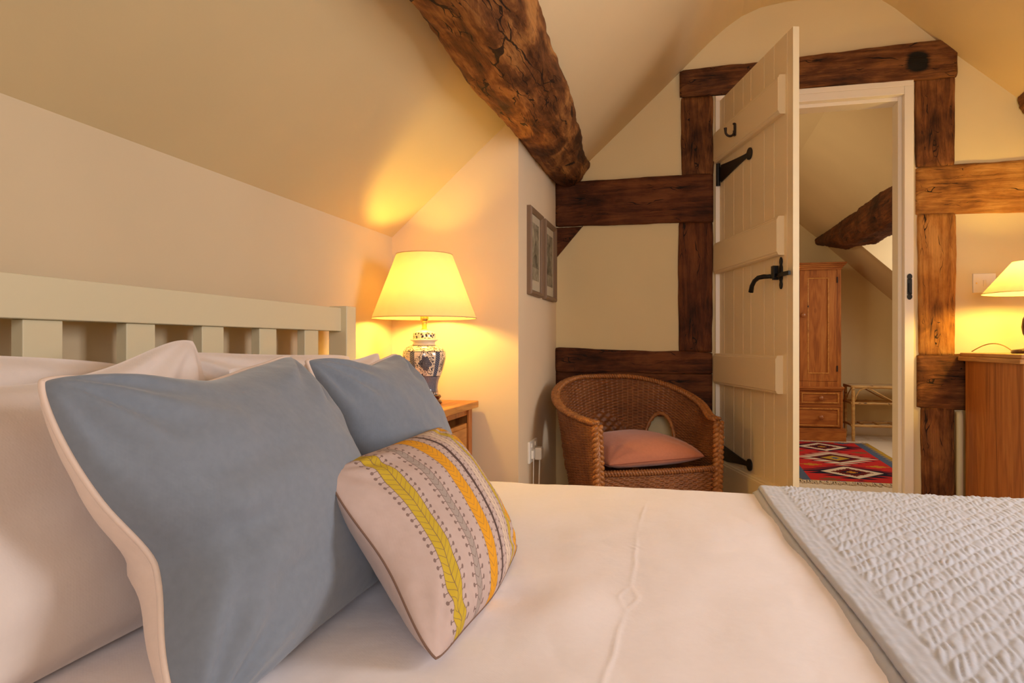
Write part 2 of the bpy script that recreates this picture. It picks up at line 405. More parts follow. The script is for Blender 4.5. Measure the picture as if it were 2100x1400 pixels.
htimber(.506, 1.232, .768, .884, .760, .866, M_oakd, 'dark oak rail under the cream panel just above the wicker chair', seed=5, yf=3.280, amp=.009)
htimber(.506, 1.232, .585, .776, .560, .770, M_oakd, 'lowest dark oak rail, largely hidden behind the wicker chair', seed=6, yf=3.288, amp=.009)
vtimber(2.072, 2.218, 2.066, 2.220, 1.664, 2.030, M_oakm, 'short weathered oak post right of the door top with vertical cracks', seed=7)
htimber(2.070, 3.26, 1.452, 1.660, 1.440, 1.668, M_oakg, 'golden oak rail running right from the door frame above the light switch', seed=8, yf=3.290)
vtimber(2.082, 2.219, 2.077, 2.217, .860, 1.448, M_oakg, 'golden oak post right of the door with a long crack, left of the light switch', seed=9)
htimber(2.074, 3.26, .626, .858, .626, .858, M_oakm, 'rough oak rail running behind the pine chest, right of the door', seed=10, yf=3.286, amp=.009)
vtimber(2.094, 2.218, 2.088, 2.219, .0, .624, M_oakm, 'lowest oak post right of the door, beside the pale pipe', seed=11, amp=.009)
# little corner brace below the left rail
secs = []
for i in range(14):
    t = i/13; x = .506 + .130*t; zb = 1.315 + .15*t
    secs.append([(x-.506, p.x, p.y-1.4) for p in resample2(ring([(0, zb), (.07, zb), (.07, 1.462), (0, 1.462)], .003, .5), 32)])
loft('oak_brace', secs, M_oakd, 'small triangular dark oak brace in the corner under the left rail', 'brace', .001, 12, (.506, 3.286, 1.4), rough_amp=.0004)

def purlin(name, keys, y0, y1, mat, label, seed, amp=.012, npt=46):
    """keys: list of (t, polygon in x,z); local X = world Y"""
    n = int((y1-y0)/.016); secs = []
    rings = [(t, ring(pg, .02, .014)) for t, pg in keys]
    def resample(r, N):
        P = [Vector(p) for p in r]; P.append(P[0]); d = [0]
        for i in range(len(P)-1): d.append(d[-1] + (P[i+1]-P[i]).length)
        out = []
        for k in range(N):
            s_ = d[-1]*k/N; j = max(i for i in range(len(d)) if d[i] <= s_+1e-9); j = min(j, len(P)-2)
            out.append(P[j] + (P[j+1]-P[j])*((s_-d[j])/max(1e-9, d[j+1]-d[j])))
        return out
    rings = [(t, resample(r, npt)) for t, r in rings]
    for i in range(n+1):
        t = i/n
        for k in range(len(rings)-1):
            if rings[k][0] <= t <= rings[k+1][0]: break
        f_ = (t-rings[k][0])/(rings[k+1][0]-rings[k][0]); f_ = f_*f_*(3-2*f_)
        y = (y1-y0)*t; wob = noise.noise(Vector((y*1.3, seed, 0)))*.010
        # rot z +90: local X -> world Y, local Y -> world -X
        secs.append([(y, -(p.x*(1-f_)+q.x*f_) + wob, p.y*(1-f_)+q.y*f_ - 1.7) for p, q in zip(rings[k][1], rings[k+1][1])])
    return loft(name, secs, mat, label, 'beam', amp, seed, (0, y0, 1.7), (0, 0, PI/2), rough_amp=.004)
purlin('oak_purlin', [(0, [(.505, 1.66), (.70, 1.66), (.80, 1.74), (.80, 1.86), (.66, 1.93), (.47, 1.78)]),
                      (.60, [(.502, 1.67), (.64, 1.655), (.745, 1.715), (.77, 1.80), (.64, 1.91), (.475, 1.76)]),
                      (.80, [(.497, 1.655), (.62, 1.635), (.715, 1.70), (.73, 1.76), (.62, 1.86), (.47, 1.73)]),
                      (1, [(.507, 1.665), (.575, 1.655), (.635, 1.695), (.675, 1.755), (.61, 1.82), (.48, 1.72)])],
       -1.74, 3.285, M_oakp, 'massive rough hewn oak beam running along the left ceiling slope above the lamp', 21)
purlin('oak_purlin', [(0, [(2.44, 1.94), (2.455, 1.83), (2.54, 1.77), (2.66, 1.80), (2.70, 1.95)]), (1, [(2.440, 1.93), (2.452, 1.88), (2.51, 1.80), (2.62, 1.80), (2.66, 1.90)])],
       1.87, 3.29, M_oakm, 'oak beam on the right ceiling slope, its tip above the lamp on the chest', 22, .006)
purlin('oak_purlin', [(0, [(2.44, 1.97), (2.42, 1.80), (2.50, 1.715), (2.64, 1.72), (2.70, 1.90)]),
                      (.55, [(2.42, 1.965), (2.39, 1.82), (2.43, 1.725), (2.60, 1.70), (2.68, 1.86)]),
                      (.80, [(2.41, 1.965), (2.385, 1.87), (2.43, 1.785), (2.56, 1.76), (2.62, 1.88)]),
                      (1, [(2.395, 1.955), (2.385, 1.94), (2.40, 1.895), (2.47, 1.885), (2.50, 1.92)])],
       4.2, 7.44, M_oakd, 'dark bark-edged oak beam seen through the doorway above the wardrobe', 23, .012)

# ------------------------------------------------------------------ the open plank door
door = empty('door_1', (1.262, 3.285, 0), -math.radians(73.6), 'cream ledged plank door standing open into the bedroom beside the wicker chair', 'door', kind='structure')
DW, DH = .745, 2.005
g = [0, .065, .182, .287, .37, .50, .59, .70, DW]
mb = MB(); pts = []
for i in range(len(g)-1):
    a, b = g[i], g[i+1]
    if i: pts += [(a-.0025, 0), (a, .004), (a+.0025, 0)]
    else: pts.append((a, 0))
pts.append((DW, 0)); pts += [(DW, .022), (0, .022)]
mb.prism(pts, 2, .012, DH); mb.build('plank_panel', M_paint, door)
for z0, z1, dx in ((1.722, 1.862, .685), (1.220, 1.360, .675), (.722, .860, .665), (.235, .385, .66)):
    mb = MB().prism([(-.028, z0+.012), (-.028, z1-.012), (-.024, z1-.008), (-.024, z1-.004), (-.019, z1), (0, z1), (0, z0), (-.019, z0), (-.024, z0+.004), (-.024, z0+.008)], 0, .0, dx)
    mb.box(.03, dx-.001, -.0285, -.027, z1-.020, z1-.018)
    mb.build('batten', M_paint, door)
def strap(z, drop):
    h = empty('strap_hinge', (0, 0, 0)); 
    n = 16; o = []
    for i in range(n+1):
        t = i/n; x = .035 + .30*t; w = .030*(1-t)**1.2 + .009; o.append((x, w))
    cx = .362; r = .024
    top = [(x, z+w) for x, w in o] + [(cx + r*1.1*math.cos(a), z + r*math.sin(a)) for a in np.linspace(PI*.80, -PI*.80, 18)]
    poly = top + [(x, z-w) for x, w in o[::-1]]
    s = MB().prism(poly, 1, -.006, -.001).build('strap_hinge', M_iron, door)
    bpy.data.objects.remove(h)
    q = MB().box(-.030, .0, -.012, -.002, z-.048, z+.048).tube([(.012, -.010, z-.05), (.012, -.010, z+.05)], .008, 10).box(0, .045, -.006, -.002, z-.030, z+.030)
    q.build('hinge_knuckle', M_iron, s)
strap(1.668, 0); strap(.415, 0)
DI = (Matrix.Translation((1.262, 3.285, 0)) @ Matrix.Rotation(-math.radians(73.6), 4, 'Z')).inverted()
for hz in (1.668, .415):
    o = MB().box(1.247, 1.284, 3.271, 3.278, hz-.05, hz+.052).build('hinge_plate', M_iron, door, bevel=.001); o.matrix_parent_inverse = DI
la = MB()
pl = [(.0, .058), (.008, .050), (.010, .040), (.006, .030), (.011, .020), (.011, -.020), (.006, -.030), (.010, -.042), (.007, -.052), (0, -.058)]
la.prism([(.655+x, 1.157+z) for x, z in pl] + [(.655-x, 1.157+z) for x, z in pl[::-1]][1:-1], 1, -.006, 0)
la.box(.59, .742, -.016, -.007, 1.143, 1.157).box(.622, .630, -.022, 0, 1.135, 1.187).box(.622, .645, -.026, -.020, 1.140, 1.185)
L1 = la.build('latch', M_iron, door, bevel=.001)
hd = MB().tube([(.60, -.020, 1.150), (.575, -.034, 1.152), (.552, -.044, 1.150), (.53, -.050, 1.140), (.510, -.052, 1.122), (.500, -.052, 1.100)], [.007, .009, .0085, .008, .0085, .0095], 12)
hd.lathe([(0, 0), (.016, 0), (.018, .006), (.010, .012), (0, .014)], (.597, -.02, 1.145), 16)
hd.build('latch_handle', M_iron, L1, smooth=True)
ck = MB().box(.268, .284, -.034, -.028, 1.765, 1.815)
ck.tube([(.276, -.034 - .018*(1-math.cos(a)) , 1.782 - .018*math.sin(a)) for a in np.linspace(-.3, PI, 18)] + [(.276, -.0705, 1.792), (.276, -.071, 1.798)], [.0048]*17 + [.005, .006, .0065], 10)
ck.lathe([(0, 0), (.006, 0), (.006, .006), (0, .008)], (.276, -.034, 1.812), 10)
tag(ck.build('coat_hook', plain('aged_bronze', (.035, .018, .010), .45, .5, .5), door, bevel=.001), 'small dark bronze hook')

# ------------------------------------------------------------------ bed
bed = empty('bed', (0, 0, 0), 0, 'cream painted wooden double bed with slatted headboard against the left wall', 'bed')
box_obj('headboard_rail', (.062, .100, .40, 1.905, .940, 1.010), M_bed, bed, .0025)
for y in (.335, 1.905): 
    box_obj('headboard_post', (.058, .118, y, y+.062, 0, 1.016), M_bed, bed, .003)
for i in range(6):
    y = .664 + i*.2095
    box_obj('headboard_slat', (.068, .092, y, y+.073, .36, .940), M_bed, bed, .002)
box_obj('lower_rail', (.062, .10, .40, 1.905, .28, .36), M_bed, bed, .002)
for y in (.36, 1.915): box_obj('side_rail', (.10, 2.06, y, y+.028, .20, .32), M_bed, bed, .003)
for y in (.335, 1.905): box_obj('foot_post', (2.06, 2.12, y, y+.062, 0, .42), M_bed, bed, .003)
box_obj('foot_rail', (2.07, 2.10, .39, 1.905, .20, .34), M_bed, bed, .003)
for i in range(9): box_obj('base_slat', (.25+i*.2, .33+i*.2, .39, 1.915, .235, .255), M_bed, bed)
mt = MB().box(.125, 2.055, .395, 1.910, .257, .455).build('mattress', cloth('mattress_ticking', (.78, .72, .62)), bevel=.03)
tag(mt, 'white mattress lying on the cream bed under the duvet', 'mattress')

def duvet_z(x, y):
    z = .496 + .010*math.exp(-((x-.95)/.5)**2 - ((y-1.25)/.45)**2)
    z += .007*noise.noise(Vector((x*2.6, y*2.1, 3.3))) + .0030*noise.noise(Vector((x*9, y*6.5, 1.3))) + .0016*abs(noise.noise(Vector((x*14+y*5, y*11-x*3, 5.3))))
    # pressed crease along the middle of the cover and a small diamond pucker on it
    cx = 1.012 + .006*math.sin(y*7) + .003*noise.noise(Vector((y*14, 2, 0)))
    a0 = .0013*(.6+.8*noise.noise(Vector((y*5, 7.1, 0)))); amp = a0 if y < 1.62 else a0*max(0, 1-(y-1.62)/.25)
    dmd = max(0, 1 - abs(y-1.09)/.055); off = .016*dmd; amp += .0012*dmd
    z += amp*(1-dmd*.3)*(math.exp(-((x-cx-off)/.0036)**2) + (math.exp(-((x-cx+off)/.0036)**2) if dmd > 0 else 0))
    z += .0016*math.exp(-((x-cx)/.012)**2 - ((y-1.36)/.018)**2)*math.sin(x*300+y*260)
    # dents round the cushions
    z += .010*math.exp(-((x-.93)/.06)**2 - ((y-.95)/.30)**2)*(.6+.5*math.sin(y*19+1))
    return z
x0, x1, y0, y1 = .20, 2.10, .372, 1.998
R = .030
def wrapc(s, lo, hi, drop):
    """s in metres outside the flat part -> (position, z offset)"""
    if s < lo: d = lo-s; sg = -1; e = lo
    elif s > hi: d = s-hi; sg = 1; e = hi
    else: return s, 0.0
    a = d/R
    if a < PI/2: return e + sg*R*math.sin(a), -R*(1-math.cos(a))
    return e + sg*R, -R - (d - R*PI/2)
nu, nv = 760, 330
us = np.linspace(x0, x1+.26, nu); vs_ = np.linspace(y0-.26+R, y1+.26-R, nv)
P = np.zeros((nu, nv, 3))
for i, u in enumerate(us):
    px, dz1 = wrapc(u, -9, x1-R-.02, 0)
    for j, v in enumerate(vs_):
        py, dz2 = wrapc(v, y0+R, y1-R, 0)
        hang = min(dz1, dz2)
        z = duvet_z(min(u, x1), min(max(v, y0), y1)) + hang
        if hang < -R:
            w = .008*math.sin((u if dz2 < dz1 else v)*14 + 1.3)*min(1, (-hang-R)/.1)
            if dz2 < dz1: py += w*(1 if v > 1 else -1)
            else: px += w
        P[i, j] = (px, py, z)
dv = MB().grid(P, nu, nv).build('duvet', M_sheet, smooth=True)
m = dv.modifiers.new('solid', 'SOLIDIFY'); m.thickness = .012; m.offset = -1
tag(dv, 'plain white duvet spread smoothly over the bed', 'duvet')

# quilt folded over the foot of the bed: a puckered upper layer with a plain hem over a lower layer
def pucker(x, y):
    a = math.radians(53); s = (-(x)*math.sin(a) + y*math.cos(a))
    wq = .0024*noise.noise(Vector((x*30, y*30, 2)))
    s2 = (s + wq)/.0270; row = math.floor(s2); f_ = s2-row
    env = .25 + .75*min(1, 3.4*min(f_, 1-f_))**.6
    ph = noise.noise(Vector((row*3.7, 0.5, 0)))*11 + 2.4*noise.noise(Vector((x*45, y*14, row*2.3)))
    q = x - y*.16 + .004*noise.noise(Vector((x*22, y*12, row*1.7)))
    r = abs(math.sin(q*PI/.0120 + ph))**.7
    return .0036*env*(r*.9+.1)*(.75+.7*noise.noise(Vector((x*30, y*30, row)))) + .0004*noise.noise(Vector((x*90+y*30, y*25, 4)))
def quilt_layer(xa, xb, lift, th, hem, fine):
    step = .0023 if fine else .012
    tot = xb-xa+.30; nu = int(tot/step); nv = int((y1-y0+.40)/step)
    P = np.zeros((nu, nv, 3))
    for i in range(nu):
        u = xa + tot*i/(nu-1)
        for j in range(nv):
            v = (y0-.17) + (y1-y0+.34)*j/(nv-1)
            edge = .022*math.sin(v*2.1+.4) - .012*v
            uu = u + edge*max(0, 1-(u-xa)/.4)
            px, dz1 = wrapc(uu, -9, x1-R, 0); py, dz2 = wrapc(v, y0+R-.012, y1-R+.012, 0)
            hang = min(dz1, dz2)
            z = .494 + .007*noise.noise(Vector((min(uu, x1)*2.6, v*2.1, 3.3))) + lift + hang
            e = u-xa
            if e < .010: z -= th*.6*(1-math.sqrt(max(0, 1-((.010-e)/.010)**2)))
            if e < hem: z += .0003*math.sin(e*2*PI/.0125 + 3*noise.noise(Vector((v*14, e*30, 0)))) * min(1, e/.01) + .0012*noise.noise(Vector((v*45, e*60, 1)))
            elif fine: z += pucker(px if hang > -R else uu, v)*min(1, (e-hem)/.006)
            else: z += .0025*math.sin(v*190+3*noise.noise(Vector((v*9, 0, 0))))*min(1, e/.01)
            if hang < -R+.001: 
                s_ = 1 if dz2 < dz1 else 0
                b = pucker(uu, v)
                if s_: py += (1 if v > 1 else -1)*b
                else: px += b
            P[i, j] = (px, py, z)
    return P, nu, nv
quilt = empty('quilt', (0, 0, 0), 0, 'pale grey puckered quilt folded across the foot of the bed', 'quilt')
P, a_, b_ = quilt_layer(1.345, 2.10, .024, .014, .050, True)
o = MB().grid(P, a_, b_).build('top_layer', M_quilt, quilt, smooth=True); m = o.modifiers.new('s', 'SOLIDIFY'); m.thickness = .010; m.offset = -1
P, a_, b_ = quilt_layer(1.331, 2.08, .011, .012, .02, False)
o = MB().grid(P, a_, b_).build('under_layer', M_quilt, quilt, smooth=True); m = o.modifiers.new('s', 'SOLIDIFY'); m.thickness = .014; m.offset = -1

# ------------------------------------------------------------------ cushions and pillows
def smooth01(t): t = max(0, min(1, t)); return t*t*(3-2*t)
def cushion_shape(c, T0, T1, pinch=(.06, .06), n=44, wr=.003, seed=0, power=.55, extra=None, up=None, border=0, rc=.045):
    """c: corners BL, BR, TR, TL; T0 front bulge, T1 back bulge. returns front and back point grids and the rim"""
    BL, BR, TR, TL = [Vector(p) for p in c]
    nr = ((BR-BL).cross(TL-BL)).normalized()
    F = np.zeros((n, n, 3)); B = np.zeros((n, n, 3))
    for i in range(n):
        u = .5-.5*math.cos(PI*i/(n-1)); 
        for j in range(n):
            v = .5-.5*math.cos(PI*j/(n-1))
            uu = .5+(u-.5)*(1-pinch[0]*4*v*(1-v)); vv = .5+(v-.5)*(1-pinch[1]*4*u*(1-u))
            q_ = 1 - rc*(abs(2*u-1)*abs(2*v-1))**7; uu = .5+(uu-.5)*q_; vv = .5+(vv-.5)*q_
            p = BL*(1-uu)*(1-vv) + BR*uu*(1-vv) + TR*uu*vv + TL*(1-uu)*vv
            a = max(0, 1-abs(2*u-1)**2.2); b = max(0, 1-abs(2*v-1)**2.2)
            if border:
                eu = min(u, 1-u); ev = min(v, 1-v)
                a *= smooth01(eu/border) if eu < border else 1; b *= smooth01(ev/border) if ev < border else 1
            h = (a*b)**power
            w = noise.fractal(Vector((u*3.0+seed, v*3.0, seed*.7)), 1.0, 2.0, 4)*wr*min(1, h*3)
            # tension folds that run from each corner
            for cu, cv in ((0,0),(1,0),(0,1),(1,1)):
                du, dv_ = u-cu, v-cv; r = math.hypot(du, dv_)
                if r < .55: w += min(1, h*3)*wr*.8*math.sin(math.atan2(dv_, du)*13+seed*2+cu*3+cv)*math.exp(-((r-.2)/.14)**2)
            of = extra(u, v) if extra else Vector((0,0,0))
            F[i, j] = p + nr*(T0*h + w) + of; B[i, j] = p - nr*(T1*h + w*.6) + of
    rim = [tuple(F[i, 0]) for i in range(n)] + [tuple(F[n-1, j]) for j in range(1, n)] + [tuple(F[i, n-1]) for i in range(n-2, -1, -1)] + [tuple(F[0, j]) for j in range(n-2, 0, -1)]
    return F, B, rim, n
def UVf(n): return lambda i, j: (.5-.5*math.cos(PI*i/(n-1)), .5-.5*math.cos(PI*j/(n-1)))
def piped_cushion(c, label, seed, extra=None, T=(.10, .07), pinch=(.07, .05), grp=None, wr=.0035):
    t = empty('piped_cushion', Vector(c[0]), 0, label, 'cushion', grp)
    L = Vector(c[0]); cc = [Vector(p)-L for p in c]
    F, B, rim, n = cushion_shape(cc, T[0], T[1], pinch, 72, wr, seed, .42, extra=extra)
    MB().grid(F, n, n, UVf(n)).build('front_panel', M_blue, t, smooth=True)
    tag(MB().grid(B, n, n, UVf(n), flip=True).build('back_panel', M_pipe, t, smooth=True), 'cream back of the cushion')
    tag(MB().tube(rim, .0042, 8, closed=True).build('piping', M_pipe, t, smooth=True), 'cream corded edge')
    return t
def ex1(u, v):
    # sideways dent half way down the near edge, corners pulled up
    d = Vector((0, 0, 0))
    d += Vector((-.010, .066, -.004))*math.exp(-abs((v-.44)/.20)**1.6)*max(0, 1-u/.22)
    d += Vector((0, 0, -.020*v**3))*math.exp(-((u-.48)/.24)**2) + Vector((0, .004, .010))*math.exp(-((1-u)/.10)**2-((1-v)/.10)**2)
    d += Vector((-.020, 0, 0))*math.exp(-((u-.20)/.13)**2-((v-.42)/.05)**2) + Vector((-.012, 0, 0))*math.exp(-((u-.30)/.2)**2-((v-.62)/.06)**2) + Vector((-.010, 0, 0))*math.exp(-((u-.32)/.16)**2-((v-.24)/.04)**2)
    return d
piped_cushion([(.590, .625, .475), (.600, 1.130, .500), (.425, 1.090, .874), (.425, .592, .868)], 'large blue cushion with cream piping at the near side of the bed', 1.3, ex1, (.115, .085), (.02, .055), wr=.008)
def ex2(u, v):
    d = Vector((0, .025, 0))*math.exp(-((v-.4)/.2)**2)*max(0, 1-u/.4)
    d += Vector((0, 0, -.018*v**3))*math.exp(-((u-.5)/.24)**2) + Vector((0, .006, .008))*math.exp(-((1-u)/.10)**2-((1-v)/.10)**2)
    for k, (vv_, aa) in enumerate(((.40, .010), (.30, .012), (.52, .007), (.22, .008))): d += Vector((-aa, 0, 0))*math.exp(-((u-.24-.05*k)/.14)**2-((v-vv_-.05*(u-.2))/.028)**2)
    return d
piped_cushion([(.580, 1.225, .497), (.575, 1.660, .500), (.405, 1.605, .872), (.405, 1.170, .876)], 'blue cushion with cream piping at the far side, next to the bedside lamp', 4.1, ex2, (.095, .10), (.03, .06), wr=.008)

def pillow(c, label, seed, T=(.07, .07), extra=None):
    t = MB(); F, B, rim, n = cushion_shape(c, T[0], T[1], (.03, .03), 46, .009, seed, .5, extra, border=.06)
    t.grid(F, n, n).grid(B, n, n, flip=True)
    o = t.build('pillow', M_pillow, smooth=True, weld=True)
    s = o.modifiers.new('sub', 'SUBSURF'); s.levels = 1; s.render_levels = 1
    return tag(o, label, 'pillow', None)
def peak(cu, cv, vec, r=.12): return lambda u, v: Vector(vec)*math.exp(-(((u-cu)**2+(v-cv)**2)/r**2))
pillow([(.22, .42, .49), (.22, 1.07, .49), (.155, 1.07, .890), (.155, .42, .897)], 'white pillow leaning on the headboard at the near side, behind the others', 2.2, (.05, .035), lambda u, v: Vector((0, 0, -.018))*(4*v*v*(u-.35)**2))
pillow([(.22, 1.11, .49), (.22, 1.87, .49), (.150, 1.87, .872), (.150, 1.11, .890)], 'white pillow leaning on the headboard at the far side, beside the post', 3.7, (.05, .035))
pillow([(.365, .36, .50), (.365, 1.07, .50), (.270, 1.065, .862), (.270, .36, .852)], 'white pillow with an upturned corner, directly behind the large blue cushion', 5.9, (.055, .045), lambda u, v: peak(1, 1, (0, -.012, .050), .24)(u, v) + Vector((0, 0, .004*math.sin(u*9)*v)))
pillow([(.350, 1.13, .50), (.350, 1.83, .50), (.265, 1.80, .864), (.265, 1.13, .860)], 'white pillow between the far blue cushion and the headboard pillow, its corner by the lamp', 7.4, (.050, .04), peak(1, 1, (0, .02, .018), .12))

# striped cushion
m = Mat('striped_embroidered_linen', .9, .1)
U, V, _ = m.xyz(m.coord('UV')); tcn = m.coord('Object')
nz = m.noise(tcn, 60, 2, .5)
Uw = U + (m.noise(m.coord('UV'), 5, 2)-.5)*.010
base = m.mix(nz, (.50, .385, .355), (.58, .46, .43))
stripes = [(.175, .036, (.60, .43, .045), .020), (.325, .018, (.42, .35, .32), .017), (.465, .040, (.80, .38, .030), .010), (.570, .011, (.115, .075, .070), .012), (.665, .037, (.74, .60, .49), .010), (.775, .028, (.60, .43, .06), .008), (.885, .032, (.78, .38, .035), .008)]
cc_ = base; LINE = (.16, .10, .09); N_ = 30
for k_, (u0, hw, colr, reach) in enumerate(stripes):
    d = (Uw - u0); ad = d.abs()
    sn = N_*(.9 if k_ % 2 else 1.0)
    cc_ = m.mix(ad < hw, cc_, m.mix(nz, tuple(q*.88 for q in colr), colr))
    fqc = sn*.95
    if hw > .012:
        chev = ((V*fqc - ad*fqc*1.1).frac() < .085)*(ad < hw)
        rib = (ad < .0018)
        edge = ((ad - hw).abs() < .0014)
        fac = (chev.max(edge.max(rib) if k_ in (0, 4) else edge))
        cc_ = m.mix(X.op('MULTIPLY', fac, .75), cc_, LINE)
    # little stems and berries outside the band
    fq = sn*.95; ph_ = (V*fq - ad*7).frac() - .5
    tip = hw + reach
    stem = (ph_.abs() < .055)*(ad < tip)*(ad > hw*.98)
    by = ph_*(.31/fq); bx = (ad - tip)*.49
    berry = ((bx*bx + by*by).sqrt() < (.0028 if reach > .015 else .0020))
    cc_ = m.mix(X.op('MULTIPLY', stem.max(berry), .8), cc_, LINE)
m.col(cc_); x, y, z = m.xyz(m.coord('Object', (1100,)*3)); m.bump(m.noise(tcn, 9, 4)*1.0 + nz*.05 + x.sin()*y.sin()*.004, .22, .02)
M_stripe = m.m
M_mauve = cloth('mauve_linen', (.54, .42, .39), 1100, .3, .2, .05)
sc_ = [(.812, .785, .512), (.800, 1.275, .517), (.600, 1.400, .728), (.600, .893, .722)]
t = empty('striped_cushion', sc_[0], 0, 'mauve oblong cushion with yellow and orange embroidered stripes before the blue ones', 'cushion')
L = Vector(sc_[0])
def ex3(u, v): return Vector((0, .020, .0))*math.exp(-((v-.45)/.25)**2)*max(0, 1-u/.25) + Vector((.008, 0, -.012))*math.exp(-((u-.55)/.3)**2 - (v/.3)**2)
F, B, rim, n = cushion_shape([Vector(p)-L for p in sc_], .072, .080, (.0, .03), 64, .0038, 8.8, .62, ex3)
MB().grid(F, n, n, UVf(n)).build('front_panel', M_stripe, t, smooth=True)
tag(MB().grid(B, n, n, UVf(n), flip=True).build('back_panel', M_mauve, t, smooth=True), 'plain mauve back of the cushion')
MB().tube(rim, .0016, 6, closed=True).build('seam', plain('brown_thread', (.20, .12, .09), .8), t)

# ------------------------------------------------------------------ bedside table and lamp
ns = empty('bedside_table', (.02, 2.09, 0), 0, 'honey pine bedside table in the alcove under the blue and white lamp', 'bedside table')
b = MB().box(.0, .012, .0, .38, .08, .665).box(.012, .31, .0, .018, .08, .665).box(.012, .31, .362, .38, .08, .665).box(.012, .31, .018, .362, .08, .10)
b.box(.29, .31, .018, .362, .640, .665).box(.012, .29, .018, .362, .64, .665)
b.build('carcass', M_pinev, ns, bevel=.0015)
box_obj('table_top', (-.012, .338, -.022, .400, .665, .690), M_piney, ns, .004)
for y in (0, .340): MB().box(.31, .318, y, y+.04, 0, .665).build('stile', M_pinev, ns, bevel=.0015)
dr = MB().box(.296, .312, .045, .335, .470, .612).box(.312, .317, .060, .320, .485, .597).build('drawer', M_piney, ns, bevel=.003)
MB().lathe([(0, 0), (.007, 0), (.006, .010), (.013, .018), (.013, .024), (0, .028)], seg=18).build('knob', M_knob, dr, smooth=True, loc=(.317, .19, .54), rot=(0, PI/2, 0))
dd = MB().box(.296, .312, .045, .335, .115, .455).box(.312, .316, .085, .295, .155, .415).build('cupboard_door', M_pinev, ns, bevel=.003)
MB().lathe([(0, 0), (.007, 0), (.006, .010), (.013, .018), (.013, .024), (0, .028)], seg=18).build('knob', M_knob, dd, smooth=True, loc=(.312, .06, .30), rot=(0, PI/2, 0))
for x in (.012, .28):
    for y in (.0, .35): box_obj('foot', (x, x+.03, y, y+.03, 0, .08), M_pinev, ns)

def shade_mat(name, col):
    m = Mat(name, .9, .1); t = m.t; out = t.nodes['Material Output']
    d = m.n('ShaderNodeBsdfDiffuse'); tr = m.n('ShaderNodeBsdfTranslucent'); mx = m.n('ShaderNodeMixShader')
    v = m.coord('Object', (1, 1, 1)); nn = m.noise(v, 30, 3); c = m.ramp(nn, [(.3, tuple(q*.95 for q in col)), (.7, col)])
    t.links.new(c, d.inputs[0]); t.links.new(c, tr.inputs[0]); mx.inputs[0].default_value = .185
    t.links.new(d.outputs[0], mx.inputs[1]); t.links.new(tr.outputs[0], mx.inputs[2]); t.links.new(mx.outputs[0], out.inputs[0]); return m.m
def bulb_mat(name, strength, col):
    m = Mat(name); e = m.b.inputs['Emission Color']; e.default_value = (*col, 1); m.b.inputs['Emission Strength'].default_value = strength; return m.m
LAMPC = (1.0, .64, .12)
# vase glaze
m = Mat('blue_white_glaze', .12, .6)
Uv, Zv, _ = m.xyz(m.coord('UV')); ob = m.coord('Object')
flow = m.voro(ob, 74, 'F1'); fl2 = m.noise(ob, 120, 3, .7); fl3 = m.noise(ob, 42, 2, .5); fl4 = m.noise(ob, 95, 2, .5, .6)
seg6 = (Uv*5 + .75).frac(); pan = (seg6 - .5).abs()
cream = (.74, .66, .54); navy = (.014, .020, .050)
inband = (Zv > .066)*(Zv < .151)
pr = ((pan/.36)*(pan/.36) + ((Zv-.107)/.042)*((Zv-.107)/.042)).sqrt() + (fl3 - .5)*1.3
core = (pr < .62); sprig = (pr < 1.12)*(((fl4 - .5).abs() < .035).max(((flow-.42).abs() < .05)*(fl3 > .5)))
petal = ((flow*34).sin() > -.1)
col_ = m.mix(sprig*inband, cream, navy)
col_ = m.mix(core*inband, col_, m.mix(petal*.55, navy, (.16, .18, .26)))
# vertical dark brocade bars between the panels
bar = (pan > .40)*inband; brk = ((Uv*260).sin()*(Zv*900).sin() > .2)
col_ = m.mix(bar, col_, m.mix(brk, (.03, .05, .12), (.20, .23, .28)))
# lower trellis
low = (Zv < .066)*(Zv > .012); dots = ((Uv*330).sin().abs()*(Zv*1100).sin().abs() > .30)
col_ = m.mix(low, col_, m.mix(dots, (.26, .29, .36), (.022, .035, .10)))
foot_ = (Zv < .012); tri = ((Uv*38).frac() - .5).abs()*2 < (Zv*80)
col_ = m.mix(foot_*tri, col_, navy)
sh = (Zv > .152)*(Zv < .173); scr = (m.noise(ob, 75, 3, .6) - .5).abs() < .035
col_ = m.mix(sh*scr, col_, navy)
lines = ((Zv-.066).abs() < .0012).max((Zv-.1515).abs() < .001).max((Zv-.1735).abs() < .001)
col_ = m.mix(lines, col_, navy)
lid = (Zv > .197)*(Zv < .219); lf = (m.voro(ob, 110)*1.0 + fl2*.5) < .68
col_ = m.mix(lid*lf, col_, navy)
m.col(col_); m.b.inputs['Coat Weight'].default_value = .6; m.b.inputs['Coat Roughness'].default_value = .05
M_vase = m.m
lx, ly, lz = .2125, 2.305, .690
lamp = empty('table_lamp', (lx, ly, lz), .4, 'blue and white ginger jar lamp with a wide cream shade, lit, on the bedside table', 'lamp')
MB().lathe([(0, 0), (.060, 0), (.063, .006), (.060, .013), (.052, .016), (.056, .021), (.060, .026), (.056, .032), (.0, .033)], seg=48).build('wooden_stand', plain('dark_mahogany', (.085, .014, .008), .22, .5), lamp, smooth=True)
z0 = .033
jar = [(0, 0), (.046, 0), (.0495, .003), (.0490, .010), (.0470, .020), (.0475, .033), (.051, .050), (.058, .067), (.066, .089), (.0716, .110), (.0755, .127), (.0765, .141), (.0745, .153), (.066, .165), (.053, .172), (.042, .175), (.039, .182), (.041, .187), (.049, .191), (.0495, .194), (.040, .196), (.0395, .215), (.035, .222), (.024, .227), (.010, .230), (0, .230)]
